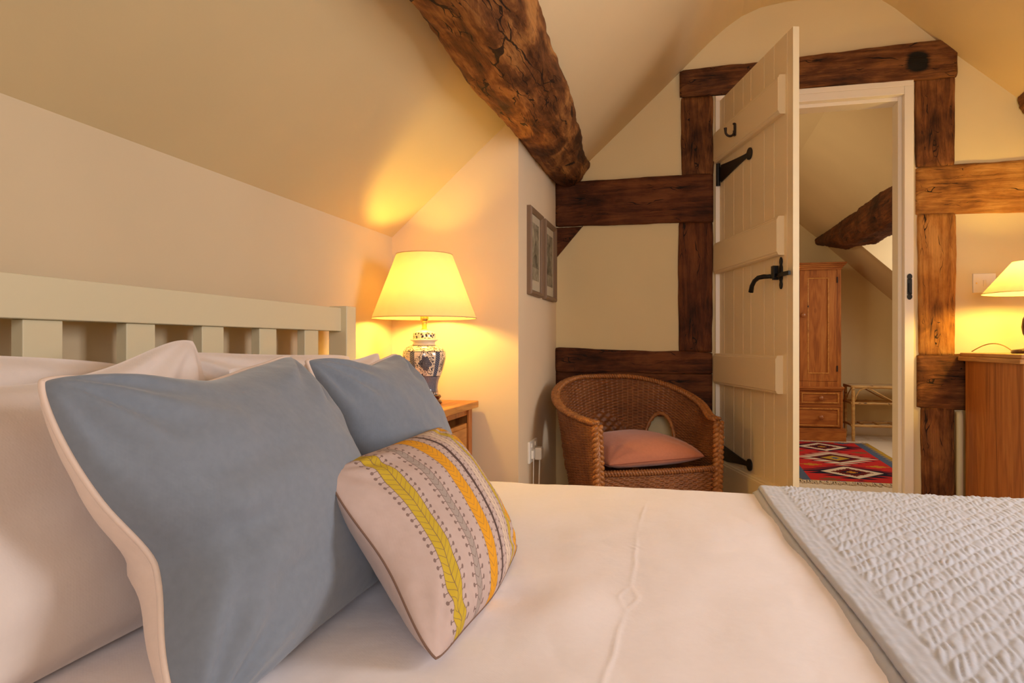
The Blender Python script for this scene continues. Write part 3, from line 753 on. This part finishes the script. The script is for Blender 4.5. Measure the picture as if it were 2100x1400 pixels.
def subdiv(pr, k=3):
    out = []
    for i in range(len(pr)-1):
        for j in range(k): t_ = j/k; out.append((pr[i][0]*(1-t_)+pr[i+1][0]*t_, pr[i][1]*(1-t_)+pr[i+1][1]*t_))
    return out + [pr[-1]]
MB().lathe(subdiv(jar, 2), seg=64).build('ginger_jar', M_vase, lamp, smooth=True, loc=(0, 0, z0))
MB().lathe([(0, 0), (.012, 0), (.012, .002), (.0085, .004), (.0085, .024), (.0085, .026), (.011, .028), (.014, .033), (.0145, .038), (.0145, .068), (0, .069)], seg=24).build('lamp_holder', M_brass, lamp, smooth=True, loc=(0, 0, z0+.229))
MB().lathe([(0, -.03), (.012, -.028), (.016, -.015), (.026, .0), (.031, .02), (.028, .038), (.016, .05), (0, .054)], seg=20).build('bulb', bulb_mat('bulb_glow', BULB1, LAMPC), lamp, smooth=True, loc=(0, 0, .375))
s = MB().lathe([(.184, .303), (.0985, .527)], seg=72).build('lamp_shade', shade_mat('cream_shade', (.74, .56, .34)), lamp, smooth=True)
M_tape = plain('shade_tape', (.62, .42, .22), .8)
for r, z in ((.184, .303), (.0985, .527)): MB().tube([(r*math.cos(a), r*math.sin(a), z) for a in np.linspace(0, 2*PI, 73)[:-1]], .0016, 6, closed=True).build('shade_trim', M_tape, s, smooth=True)
sp = MB()
for a in (0, 2*PI/3, 4*PI/3): sp.tube([(.011*math.cos(a), .011*math.sin(a), .47), (.098*math.cos(a), .098*math.sin(a), .523)], .0012, 6)
sp.tube([(.012*math.cos(a), .012*math.sin(a), .47) for a in np.linspace(0, 2*PI, 17)[:-1]], .0015, 6, closed=True)
for a in (0, PI): sp.tube([(.014*math.cos(a), .014*math.sin(a), .318), (.036*math.cos(a), .036*math.sin(a), .34), (.034*math.cos(a), .034*math.sin(a), .42), (.012*math.cos(a), .012*math.sin(a), .47)], .0012, 6)
sp.build('shade_carrier', M_brass, s)

# ------------------------------------------------------------------ pictures, socket, switch, pipe
def picture(y0, y1, z0, z1, label, seed):
    p = empty('framed_picture', (.506, (y0+y1)/2, (z0+z1)/2), 0, label, 'picture', None)
    w, h = (y1-y0)/2, (z1-z0)/2; fw = .021
    mb = MB()
    def fr_(a, b, c_, d_):    # mitred moulding between outer rect corners a->b
        pass
    out = [(-w, -h), (w, -h), (w, h), (-w, h)]
    prof_ = [(0, .0), (0, .016), (.005, .021), (.013, .017), (.017, .014), (fw, .010), (fw, .0)]
    vs = []; 
    for (a, b) in out:
        sx, sz = (1 if a < 0 else -1), (1 if b < 0 else -1)
        for (d, t_) in prof_: vs.append((t_, a+sx*d, b+sz*d))
    n = len(prof_); fs = []
    for i in range(4):
        j = (i+1) % 4
        for k_ in range(n-1): fs.append((i*n+k_, j*n+k_, j*n+k_+1, i*n+k_+1))
    mb.add(vs, fs).build('frame', plain('grey_brown_wood', (.21, .13, .078), .5, .3), p)
    iw, ih = w-fw+.002, h-fh if False else h-fw+.002
    box_obj('backing_mount', (.001, .006, -iw, iw, -ih, ih), plain('mount_card', (.60, .52, .38), .9), p)
    pm = Mat('pencil_print', .9, .1); v = pm.coord('Object', (1, 1, 1), loc=(seed, seed, 0))
    x, y, z = pm.xyz(pm.coord('Object')); nn = pm.noise(v, 22, 6, .7, 1.2); n2 = pm.noise(v, 7, 3, .5)
    roof = ((y.abs()*1.6 + z) < .05)*(z > -.06)
    c_ = pm.ramp(nn*.6 + n2*.4 - roof*.10, [(.34, (.09, .075, .05)), (.46, (.26, .22, .15)), (.62, (.46, .40, .28))]); pm.col(c_)
    box_obj('print', (.0061, .0075, -iw+.030, iw-.030, -ih+.045, ih-.035), pm.m, p)
    gm = Mat('picture_glass'); go = gm.t.nodes['Material Output']; g1 = gm.n('ShaderNodeBsdfTransparent'); g2 = gm.n('ShaderNodeBsdfGlossy'); g3 = gm.n('ShaderNodeMixShader')
    g2.inputs['Roughness'].default_value = .05; g3.inputs[0].default_value = .05
    gm.t.links.new(g1.outputs[0], g3.inputs[1]); gm.t.links.new(g2.outputs[0], g3.inputs[2]); gm.t.links.new(g3.outputs[0], go.inputs[0])
    box_obj('glass', (.0085, .0095, -iw, iw, -ih, ih), gm.m, p)
picture(2.652, 2.900, 1.098, 1.447, 'left of two small brown-framed pencil prints on the wall above the socket', 1.0)
picture(2.955, 3.215, 1.098, 1.447, 'right of two small brown-framed pencil prints, nearer the corner timbers', 4.0)
so = empty('wall_socket', (.506, 2.735, .472), 0, 'white double wall socket low on the wall left of the chair', 'socket')
MB().box(0, .010, -.073, .073, -.043, .043).build('face_plate', M_plastic, so, bevel=.003)
for y in (-.045, .02): MB().box(.010, .014, y, y+.012, .018, .034).build('rocker', M_plastic, so, bevel=.001)
pg = empty('plug', (.516, 2.768, .458), 0, 'white plug with a cable pushed into the wall socket', 'plug')
MB().box(.0005, .030, -.024, .024, -.026, .024).build('plug_body', M_plastic, pg, bevel=.006)
MB().tube([(.018, 0, -.024), (.016, 0, -.09), (.010, .01, -.20), (.008, .005, -.33), (.008, -.02, -.455)], .003, 8).build('cable', M_plastic, pg, smooth=True)
pg2 = empty('plug', (.516, 2.695, .470), 0, 'white low plug with a thin cable in the left half of the socket', 'plug')
MB().box(.0005, .012, -.020, .020, -.024, .010).build('plug_body', M_plastic, pg2, bevel=.004)
MB().tube([(.008, 0, -.022), (.007, 0, -.12), (.006, .01, -.25), (.006, .0, -.467)], .0018, 6).build('cable', M_plastic, pg2, smooth=True)

sw = empty('light_switch', (2.328, 3.30, 1.157), 0, 'square white light switch on the wall right of the door', 'light switch')
MB().box(-.0425, .0425, -.010, 0, -.0405, .0405).build('face_plate', M_plastic, sw, bevel=.002)
MB().box(-.0055, .0055, -.0135, -.010, -.014, .012).build('rocker', plain('switch_rocker', (.86, .80, .68), .3), sw, bevel=.001)
for x in (-.030, .030): MB().lathe([(0, -.001), (.003, -.001), (.003, .0008), (0, .001)], seg=12).build('screw', M_brass, sw, loc=(x, -.0105, 0), rot=(PI/2, 0, 0))
tag(MB().tube([(2.226, 3.262, .0), (2.226, 3.262, .30), (2.226, 3.262, .600), (2.226, 3.268, .618)], .0125, 16).build('heating_pipe', plain('pipe_paint', (.62, .60, .42), .5), smooth=True), 'pale painted pipe rising beside the pine chest', 'pipe')

# ------------------------------------------------------------------ chest and the second lamp
ch = empty('pine_chest', (2.246, 2.75, 0), 0, 'honey pine chest against the end wall right of the door, carrying a lamp', 'chest')
side = MB(); pts = []
gy = [0, .11, .20, .32, .42, .51]
for i in range(len(gy)-1):
    a, b_ = gy[i], gy[i+1]
    side.box(0, .02, a+.0004, b_-.0004, .04, .830)
side.build('side_panel', M_pinec, ch)
box_obj('side_panel', (.80, .82, 0, .51, .04, .83), M_pinec, ch, .001)
box_obj('back_panel', (.02, .80, .495, .51, .04, .83), M_pinec, ch)
box_obj('plinth', (-.004, .826, -.006, .50, 0, .07), M_pinec, ch, .003)
tp = MB().box(-.025, .845, -.03, .52, .832, .850).box(-.018, .838, -.023, .52, .850, .8655); tp.build('chest_top', pine('chest_top_pine', (.26, .09, .02), (.50, .24, .075), (.62, .34, .12), 1), ch, bevel=.004)
MB().box(.02, .80, .02, .49, .07, .085).box(.02, .80, .0, .02, .81, .832).box(.02, .80, .0, .02, .07, .085).box(.02, .80, 0, .02, .32, .335).box(.02, .80, 0, .02, .57, .585).build('drawer_frame', M_pinec, ch)
for z in (.088, .338, .588):
    d_ = box_obj('drawer', (.024, .796, -.006, .016, z, z+(.228 if z < .5 else .218)), M_pineh, ch, .002)
    for x in (.2, .62): MB().lathe([(0, 0), (.009, 0), (.008, .012), (.017, .022), (.017, .03), (0, .035)], seg=18).build('knob', M_knob, d_, smooth=True, loc=(x, -.006, z+.11), rot=(PI/2, 0, 0))
l2 = empty('table_lamp', (2.378, 2.99, .8655), 0, 'lit lamp with dark turned stem and coolie shade on the pine chest', 'lamp')
M_bronze = plain('dark_bronze', (.07, .035, .02), .3, .5, .4)
MB().lathe([(0, 0), (.068, 0), (.071, .005), (.066, .014), (.035, .018), (.022, .024), (.018, .034), (.020, .05), (.034, .075), (.038, .10), (.034, .13), (.020, .16), (.012, .175), (.020, .180), (.020, .183), (.009, .186), (.009, .20), (0, .20)], seg=36).build('turned_stem', M_bronze, l2, smooth=True)
MB().lathe([(0, 0), (.012, 0), (.012, .045), (0, .046)], seg=18).build('lamp_holder', M_brass, l2, smooth=True, loc=(0, 0, .198))
MB().lathe([(0, -.02), (.012, -.018), (.024, .0), (.029, .018), (.024, .032), (.012, .042), (0, .044)], seg=20).build('bulb', bulb_mat('bulb_glow_small', BULB2, LAMPC), l2, smooth=True, loc=(0, 0, .270))
s2 = MB().lathe([(.163, .227), (.066, .347)], seg=64).build('lamp_shade', shade_mat('ivory_shade', (.84, .68, .44)), l2, smooth=True)
M_tape2 = plain('ivory_tape', (.66, .50, .30), .8); tr_ = MB()
for r, z in ((.163, .227), (.066, .347)): MB().tube([(r*math.cos(a), r*math.sin(a), z) for a in np.linspace(0, 2*PI, 65)[:-1]], .0014, 6, closed=True).build('shade_trim', M_tape2, s2, smooth=True)
tr_.tube([(.012*math.cos(a), .012*math.sin(a), .32) for a in np.linspace(0, 2*PI, 17)[:-1]], .0014, 6, closed=True)
for a in (0.5, 2.6, 4.7): tr_.tube([(.012*math.cos(a), .012*math.sin(a), .32), (.066*math.cos(a), .066*math.sin(a), .345)], .0011, 6)
tr_.build('shade_carrier', M_brass, s2, smooth=True)
MB().tube([(-.06 - .10*t_ + .02*t_*t_, .02 + .16*t_, .006 + .032*math.sin(PI*t_**.8)) for t_ in np.linspace(0, 1, 20)], .0022, 8).build('cable', plain('gold_flex', (.50, .30, .10), .5), l2, smooth=True)

# ------------------------------------------------------------------ wicker tub chair
M_wick = Mat('brown_wicker', .42, .45); _m = M_wick; v = _m.coord('Object', (40, 40, 300)); nn = _m.noise(v, 1.0, 3); n2 = _m.noise(_m.coord('Object'), 9, 2)
_m.col(_m.ramp(nn*.6+n2*.4, [(.3, (.13, .040, .012)), (.5, (.24, .085, .026)), (.72, (.38, .16, .052))])); M_wick = _m.m
M_cane = Mat('honey_cane', .35, .5); _m = M_cane; nn = _m.noise(_m.coord('Object', (60, 60, 60)), 1, 3)
_m.col(_m.ramp(nn, [(.3, (.26, .090, .024)), (.7, (.46, .19, .055))])); M_cane = _m.m
chair = empty('wicker_armchair', (.890, 2.935, 0), math.radians(29.8), 'brown wicker tub armchair with plaited arms in the corner left of the door', 'chair')
A, Bk, YF = .320, .285, -.24
def plan(t):
    """t in -1..1 round the rim: left front post -> back -> right front post; returns x, y, outward normal"""
    s_ = abs(t); sg = 1 if t > 0 else -1
    if s_ <= .64:
        a = s_/.64*PI/2; x, y = A*math.sin(a), Bk*math.cos(a)
    else:
        q = (s_-.64)/.36; x, y = A + (.258-A)*(q*q*(3-2*q)), YF*q
    return sg*x, y
def rimz(t):
    s_ = abs(t); return .598 + .150*(1-smooth01((s_-.10)/.88))
def shell(t, v):
    """v: 0 bottom .. 1 rim"""
    x, y = plan(t); z0, z1 = .27, rimz(t)
    f_ = .80 + .20*v**1.1 if True else 1
    fx = f_ if abs(t) < .8 else f_ + (1-f_)*smooth01((abs(t)-.8)/.2)
    yy = (y*f_ if y > 0 else y)
    return Vector((x*fx, yy, z0+(z1-z0)*v))
def weave_grid(fn, ta, tb, L, H, stake=.021, pitch=.0064, amp=.0036, keep=None, diamond=None):
    nu = int(L/stake*6); nv = int(H/pitch*4)
    P = np.zeros((nu, nv, 3)); e = 1e-3
    for i in range(nu):
        t = ta + (tb-ta)*i/(nu-1); s_ = L*i/(nu-1)
        for j in range(nv):
            v = j/(nv-1); p = fn(t, v)
            du = fn(t+e, v)-p; dv2 = fn(t, min(1, v+e))-fn(t, max(0, v-e)); nr = du.cross(dv2)
            nr = nr.normalized() if nr.length > 1e-12 else Vector((0, 1, 0))
            pt = pitch; am = amp
            if diamond and diamond(t, v): pt = pitch*3; am = amp*1.2
            h = v*H/pt; row = math.floor(h); pr = math.sin(PI*(h-row))**.5
            P[i, j] = p + nr*am*pr*math.cos(PI*s_/stake + PI*row)
    kp = (lambda i, j: keep(ta+(tb-ta)*(i+.5)/(nu-1), (j+.5)/(nv-1))) if keep else None
    return P, nu, nv, kp
# arched openings either side of the back
HT = .365
def hole(t, v): return ((abs(t)-HT)/.110)**2 + (max(0, v-.34)/.36)**2 < 1 if v > .24 else False
P, nu, nv, kp = weave_grid(shell, -1, 1, 1.34, .46, keep=lambda t, v: not hole(t, v), diamond=lambda t, v: abs(t+.02)/.20 + abs(v-.50)/.20 < 1)
MB().grid(P, nu, nv, keep=kp).build('woven_shell', M_wick, chair, smooth=True)
def plait(mb, path, w=.018, d=.010, r=.0085, period=.055, seg=8, up=(0, 0, 1), n=None):
    """three strands plaited along a polyline"""
    pts = [Vector(p) for p in path]; ds = [0]
    for i in range(len(pts)-1): ds.append(ds[-1]+(pts[i+1]-pts[i]).length)
    Lt = ds[-1]; N = n or int(Lt/period*14)
    def at(s_):
        s_ = max(0, min(Lt, s_)); j = 0
        while j < len(pts)-2 and ds[j+1] < s_: j += 1
        f_ = (s_-ds[j])/max(1e-9, ds[j+1]-ds[j]); return pts[j]*(1-f_)+pts[j+1]*f_
    for k in range(3):
        st_ = []
        for i in range(N+1):
            s_ = Lt*i/N; p = at(s_); tg = (at(s_+.004)-at(s_-.004)).normalized(); u_ = Vector(up)
            sd = tg.cross(u_); sd = sd.normalized() if sd.length > 1e-5 else Vector((1, 0, 0)); up2 = sd.cross(tg)
            ph = 2*PI*s_/period + k*2*PI/3
            st_.append(p + sd*w*math.sin(ph) + up2*d*math.sin(2*ph))
        mb.tube(st_, r, seg)
rim = [shell(t, 1.0) + Vector((0, 0, .006)) for t in np.linspace(-1, 1, 90)]
mb = MB(); plait(mb, rim, .0135, .005, .0060, .036, 8, (0, 0, 1)); mb.tube(rim, .0095, 10)
mb.build('plaited_rim', M_cane, chair, smooth=True)
for sg in (-1, 1):
    top = shell(sg, 1)+Vector((0, -.008, -.005))
    path = [top, Vector((top.x-sg*.004, top.y-.004, .45)), Vector((top.x-sg*.010, top.y, .20)), Vector((top.x-sg*.012, top.y+.004, .012))]
    mb = MB(); plait(mb, path, .015, .008, .0085, .058, 8, (0, -1, 0)); mb.tube(path, .012, 10)
    mb.build('plaited_front_leg', M_cane, chair, smooth=True)
    bl = Vector((sg*.19, .17, .30))
    MB().tube([bl, (sg*.20, .19, .15), (sg*.215, .215, .01)], [.014, .013, .012], 12).tube([(sg*.19, .17, .27), (sg*.1905, .171, .33)], .022, 12).build('rear_leg', M_cane, chair, smooth=True)
    # wrapped rim of the arched opening
    pts = []
    for a in np.linspace(-.15, PI+.15, 40):
        t_ = HT + .114*math.cos(a); v_ = .34 + .373*max(0, math.sin(a))
        if math.sin(a) < 0: v_ = .30 if abs(a) < .1 or abs(a-PI) < .1 else .25
        pts.append(shell(sg*t_, v_))
    mb = MB(); mb.tube(pts, [.0088+.0022*math.sin(i*2.4) for i in range(len(pts))], 10, flat=1.0)
    mb.build('opening_trim', M_cane, chair, smooth=True)
# seat deck and front apron
def seatp(t, v):
    x0_, y0_ = plan(t); f_ = .86
    c_ = Vector((0, -.02, .385)); e_ = Vector((x0_*f_, y0_*f_ if y0_ > 0 else y0_, .385)); return e_*(v)+c_*(1-v)
P, nu, nv, kp = weave_grid(seatp, -1, 1, 1.2, .25, pitch=.012, stake=.03, amp=.002)
MB().grid(P, nu, nv).build('seat_deck', M_wick, chair, smooth=True)
def apron(t, v): return Vector((.246*t, -.245-.020*(1-t*t), .19 + .222*v))
P, nu, nv, kp = weave_grid(apron, -1, 1, .50, .222, pitch=.0085, amp=.0048)
MB().grid(P, nu, nv).build('front_apron', M_wick, chair, smooth=True)
def deckf(t, v): return Vector((.246*t, -.265+.020*t*t + .20*v, .412 - .027*v))
P, nu, nv, kp = weave_grid(deckf, -1, 1, .50, .20, pitch=.0066, amp=.0025)
mb = MB().grid(P, nu, nv); plait(mb, [apron(t, 1)+Vector((0, 0, .002)) for t in np.linspace(-1, 1, 30)], .010, .006, .0060, .036, 8, (0, 0, 1))
mb.build('seat_edge', M_wick, chair, smooth=True)
# salmon cushion lying on the seat
cs = Vector((.905, 2.925, 0)); a = math.radians(33)
def rot2(x, y, z): return (cs.x + x*math.cos(a)-y*math.sin(a), cs.y + x*math.sin(a)+y*math.cos(a), z)
sc = empty('seat_cushion', rot2(0, 0, .42), 0, 'plain salmon pink cushion lying on the wicker armchair', 'cushion'); L = Vector(rot2(0, 0, .42))
cr = [rot2(-.225, -.200, .440), rot2(.215, -.205, .452), rot2(.215, .21, .462), rot2(-.225, .21, .455)]
F, B, rm, n = cushion_shape([Vector(p)-L for p in cr], .085, .044, (.04, .04), 44, .003, 9.4, .45)
MB().grid(F, n, n).build('upper_panel', M_salmon, sc, smooth=True); MB().grid(B, n, n, flip=True).build('lower_panel', M_salmon, sc, smooth=True)
MB().tube(rm, .0016, 6, closed=True).build('seam', plain('rust_thread', (.30, .09, .05), .8), sc)

# ------------------------------------------------------------------ room beyond: wardrobe, belt, bench, rug
wd = empty('wardrobe', (2.16, 6.98, 0), 0, 'honey pine wardrobe over drawers seen through the doorway', 'wardrobe')
D_ = .48
MB().box(-.37, -.35, .02, D_, .50, 1.60).box(.35, .37, .02, D_, .50, 1.60).box(-.35, .35, D_-.015, D_, .5, 1.6).box(-.35, .35, .02, D_-.015, 1.585, 1.60).build('upper_case', M_pinev, wd, bevel=.002)
MB().box(-.37, -.340, 0, .02, .50, 1.60).box(.337, .37, 0, .02, .50, 1.60).box(-.340, .337, 0, .02, 1.595, 1.60).box(-.340, .337, 0, .02, .50, .555).box(-.008, .008, .006, .02, .555, 1.595).build('face_frame', M_pinev, wd)
cn = MB().prism([(.35, 1.60), (.378, 1.60), (.382, 1.618), (.398, 1.640), (.412, 1.648), (.412, 1.662), (.35, 1.662)], 1, -.035, D_)
cn = MB()
for i_, (o_, za, zb) in enumerate(((.008, 1.600, 1.618), (.020, 1.618, 1.634), (.034, 1.634, 1.648), (.044, 1.648, 1.664))): cn.box(-.37-o_, .37+o_, -o_, D_, za, zb)
cn.build('cornice', M_pineh, wd, bevel=.004)
def pdoor(x0, x1, z0, z1, kx):
    d = empty('x'); bpy.data.objects.remove(d)
    w = .068
    f_ = MB().box(x0, x0+w, -.002, .018, z0, z1).box(x1-w, x1, -.002, .018, z0, z1).box(x0+w, x1-w, -.002, .018, z1-w, z1).box(x0+w, x1-w, -.002, .018, z0, z0+w)
    o = f_.build('door', M_pinev, wd, bevel=.002)
    MB().box(x0+w-.002, x1-w+.002, .006, .014, z0+w-.002, z1-w+.002).build('door_panel', M_pinev, o)
    mo = MB()
    for (a_, b2, c_, d2) in ((x0+w, x0+w+.012, z0+w, z1-w), (x1-w-.012, x1-w, z0+w, z1-w)): mo.box(a_, b2, -.004, .007, c_, d2)
    for zz in (z0+w, z1-w-.012): mo.box(x0+w, x1-w, -.0045, .0065, zz, zz+.012)
    mo.build('panel_moulding', M_piney, o, bevel=.003)
    MB().lathe([(0, 0), (.012, 0), (.010, .014), (.022, .022), (.024, .032), (.016, .042), (0, .045)], seg=20).build('knob', M_knob, o, smooth=True, loc=(kx, -.003, 1.175), rot=(PI/2, 0, 0))
    for zz in (z0+.09, z1-.12): MB().box(x1-.004 if kx < (x0+x1)/2 else x0-.006, x1+.006 if kx < (x0+x1)/2 else x0+.004, -.008, 0, zz, zz+.055).build('hinge', M_iron, o)
pdoor(.010, .334, .557, 1.593, .036); pdoor(-.337, -.010, .557, 1.593, -.040)
MB().box(-.395, .395, -.022, D_, .485, .505).box(-.388, .388, -.014, D_, .470, .485).build('waist_moulding', M_pineh, wd, bevel=.004)
MB().box(-.385, -.365, 0, D_, .115, .470).box(.365, .385, 0, D_, .115, .470).box(-.365, .365, 0, .02, .318, .336).box(-.365, .365, 0, .02, .462, .470).box(-.012, .012, 0, .02, .336, .462).box(-.365, .365, D_-.015, D_, .115, .47).build('lower_case', M_pineh, wd, bevel=.002)
MB().box(-.41, .41, -.022, D_, 0, .105).box(-.405, .405, -.016, D_, .105, .118).build('plinth', M_pineh, wd, bevel=.004)
def drawer(x0, x1, z0, z1, ks):
    o = MB().box(x0, x1, .002, .018, z0, z1).build('drawer', M_pineh, wd, bevel=.002)
    mo = MB()
    for (a_, b2) in ((x0+.012, x0+.024), (x1-.024, x1-.012)): mo.box(a_, b2, -.006, .003, z0+.012, z1-.012)
    for zz in (z0+.012, z1-.024): mo.box(x0+.012, x1-.012, -.0065, .0025, zz, zz+.012)
    mo.build('drawer_moulding', M_piney, o, bevel=.002)
    for kx in ks: MB().lathe([(0, 0), (.012, 0), (.010, .014), (.022, .022), (.024, .032), (.016, .042), (0, .045)], seg=20).build('knob', M_knob, o, smooth=True, loc=(kx, .002, (z0+z1)/2), rot=(PI/2, 0, 0))
drawer(.014, .363, .338, .460, (.193,)); drawer(-.363, -.014, .338, .460, (-.193,)); drawer(-.363, .363, .125, .316, (-.193, .193))
# a black strap hanging on the wardrobe's left door
bt = empty('hanging_strap', (2.118, 6.97, 1.545), 0, 'black strap hanging from a hook on the left wardrobe door', 'strap')
MB().tube([(-.06, -.012, -.04), (-.03, -.016, -.035), (.0, -.018, -.05), (.018, -.019, -.09), (.022, -.019, -.16), (.010, -.018, -.25), (-.010, -.016, -.33), (-.035, -.014, -.37)], .013, 10, flat=.35, up=(0, 1, 0)).tube([(-.03, -.018, -.06), (.0, -.022, -.09), (.006, -.022, -.16), (-.004, -.02, -.26), (-.03, -.018, -.34)], .006, 8).build('strap', plain('black_leather', (.018, .018, .018), .35, .5), bt, smooth=True)
MB().tube([(-.02, -.008, 0), (-.02, -.03, 0), (-.02, -.034, -.012), (-.045, -.020, -.035)], .003, 8).build('hook', plain('steel', (.6, .6, .58), .3, .5, 1), bt, smooth=True)

M_bam = Mat('bamboo', .4, .4); _m = M_bam; nn = _m.noise(_m.coord('Object', (6, 25, 25)), 1.6, 4, .6, .5); sp_ = _m.noise(_m.coord('Object', (14, 40, 40)), 1.3, 3)
_m.col(_m.mix((sp_ > .68), _m.ramp(nn, [(.3, (.42, .20, .06)), (.7, (.66, .42, .15))]), (.05, .02, .008))); M_bam = _m.m
bn = empty('bamboo_bench', (2.62, 7.01, 0), 0, 'bamboo luggage rack bench beside the wardrobe against the far wall', 'bench')
def cane(p, q, r=.015, name='rail', parent=bn, nodes=4):
    p, q = Vector(p), Vector(q); pts = []; rs = []; n_ = 24
    for i in range(n_+1):
        t_ = i/n_; pts.append(p*(1-t_)+q*t_); rs.append(r*(1+.14*math.exp(-((((t_*nodes) % 1)-.5)/.07)**2)))
    return MB().tube(pts, rs, 10).build(name, M_bam, parent, smooth=True)
BW, BD = .78, .32
for x in (.02, BW): 
    for y in (.0, BD): cane((x, y, 0), (x, y, .50), .015, 'leg')
for z in (.505, .352, .145):
    for y in (0, BD): cane((.0, y, z), (BW+.02, y, z), .0145 if z > .5 else .012, 'long_rail', nodes=6)
    for x in (.02, BW): cane((x, 0, z), (x, BD, z), .011, 'end_rail', nodes=2)
for i in range(6):
    x = .11+i*.115; cane((x, 0, .505), (x, BD, .505), .009, 'top_slat', nodes=2) 
for i in range(5):
    x = .13+i*.135; cane((x, 0, .145), (x, BD, .145), .009, 'shelf_slat', nodes=2)
MB().box(.0, BW+.02, .01, BD-.01, .513, .519).build('woven_top', cloth('rush_weave', (.50, .34, .14), 500, .5), bn)
for y in (-.006, BD+.004):
    mb = MB().tube([(.035, y, .38), (.045, y, .42), (.07, y, .47), (.11, y, .492), (.14, y, .495)], .0055, 8)
    mb.tube([(.15, y, .495), (.20, y, .468), (.28, y, .42), (.36, y, .375), (.42, y, .362), (.50, y, .372), (.58, y, .41), (.64, y, .45), (.70, y, .49)], .0055, 8)
    mb.build('bent_cane', M_bam, bn, smooth=True)

# kilim
m = Mat('woven_kilim', .95, .05)
x, y, z = m.xyz(m.coord('Object'))       # object origin at the rug's centre; x across (+-.46), y along (+-.98)
STP = .022
ys = (y/STP).floor()*STP + STP/2; ax = x.abs()
saw = ((y/.085).frac() - .5).abs()*2
RED = (.50, .030, .028); BLU = (.085, .115, .185); YEL = (.46, .27, .035); NAV = (.018, .014, .030); WHT = (.68, .55, .42); MAR = (.13, .015, .015); ORG = (.50, .20, .03); OLV = (.22, .09, .045)
nzr = m.noise(m.coord('Object', (60, 300, 60)), 1, 2)
c = m.mix(nzr, tuple(q*.85 for q in RED), tuple(q*1.15 for q in RED))
def dia(cx, cy, hx, hy, stepped=True, teeth=0):
    yy = (ys if stepped else y) - cy
    d = (x-cx).abs()/hx + yy.abs()/hy
    if teeth: d = d + (((y/.078).frac() - .2).abs()*teeth)
    return d < 1
for cyy in (-.60, .655):
    c = m.mix(dia(0, cyy, .43, .35, False, .50), c, NAV)
    c = m.mix(dia(0, cyy, .215, .24, False), c, WHT)
    c = m.mix(dia(0, cyy, .15, .165, True, .15), c, MAR)
    c = m.mix(dia(0, cyy, .085, .085, True, .1), c, NAV)
    c = m.mix(dia(0, cyy, .045, .05), c, ORG)
c = m.mix(dia(0, .03, .385, .43, False, .55), c, NAV)
c = m.mix(dia(0, .03, .345, .395, False, .58), c, WHT)
c = m.mix(dia(0, .03, .20, .21, False), c, MAR)
c = m.mix(dia(0, .03, .145, .155, False), c, NAV)
c = m.mix(dia(0, .03, .115, .125, False), c, YEL)
c = m.mix(dia(0, .03, .035, .05), c, BLU)
for cx_, cyy, colr in ((-.24, -.32, ORG), (.24, -.32, ORG), (-.26, .37, OLV), (.26, .37, OLV), (-.20, -.90, OLV), (.22, .92, BLU)):
    c = m.mix(dia(cx_, cyy, .085, .055), c, colr)
c = m.mix(ax > .335, c, BLU)
c = m.mix((ax + saw*.045) > .435, c, YEL)
endb = (y.abs() > .955); c = m.mix(endb*((x*9).frac() < .5), c, YEL); c = m.mix(endb*((x*9).frac() > .5), c, BLU)
m.col(c); m.bump((y*900).sin()*.3 + nzr, .3, .003)
rug = empty('kilim_rug', (2.262, 5.86, 0), math.radians(-1.5), 'red kilim rug with three stepped diamonds on the floor beyond the door', 'rug')
rug.scale = (.94, 1, 1)
P = np.zeros((24, 60, 3))
for i in range(24):
    for j in range(60):
        P[i, j] = (-.46+.92*i/23, -.98+1.96*j/59, .008+.0015*noise.noise(Vector((i*.3, j*.2, 0))))
o = MB().grid(P, 24, 60).build('woven_field', m.m, rug, smooth=True); q = o.modifiers.new('s', 'SOLIDIFY'); q.thickness = .006; q.offset = -1
for sg in (-1, 1):
    fr_ = MB()
    for i in range(150):
        x_ = -.455 + .91*i/149; a_ = random.uniform(-.5, .5); l_ = random.uniform(.06, .095)
        fr_.tube([(x_, sg*.978, .008), (x_+a_*.02, sg*(.978+l_*.5), .007), (x_+a_*.045, sg*(.978+l_), .004)], .0028, 5)
    tag(fr_.build('fringe', plain('cream_wool', (.70, .58, .44), .9), rug, smooth=True), 'knotted cream fringe', kind='stuff')
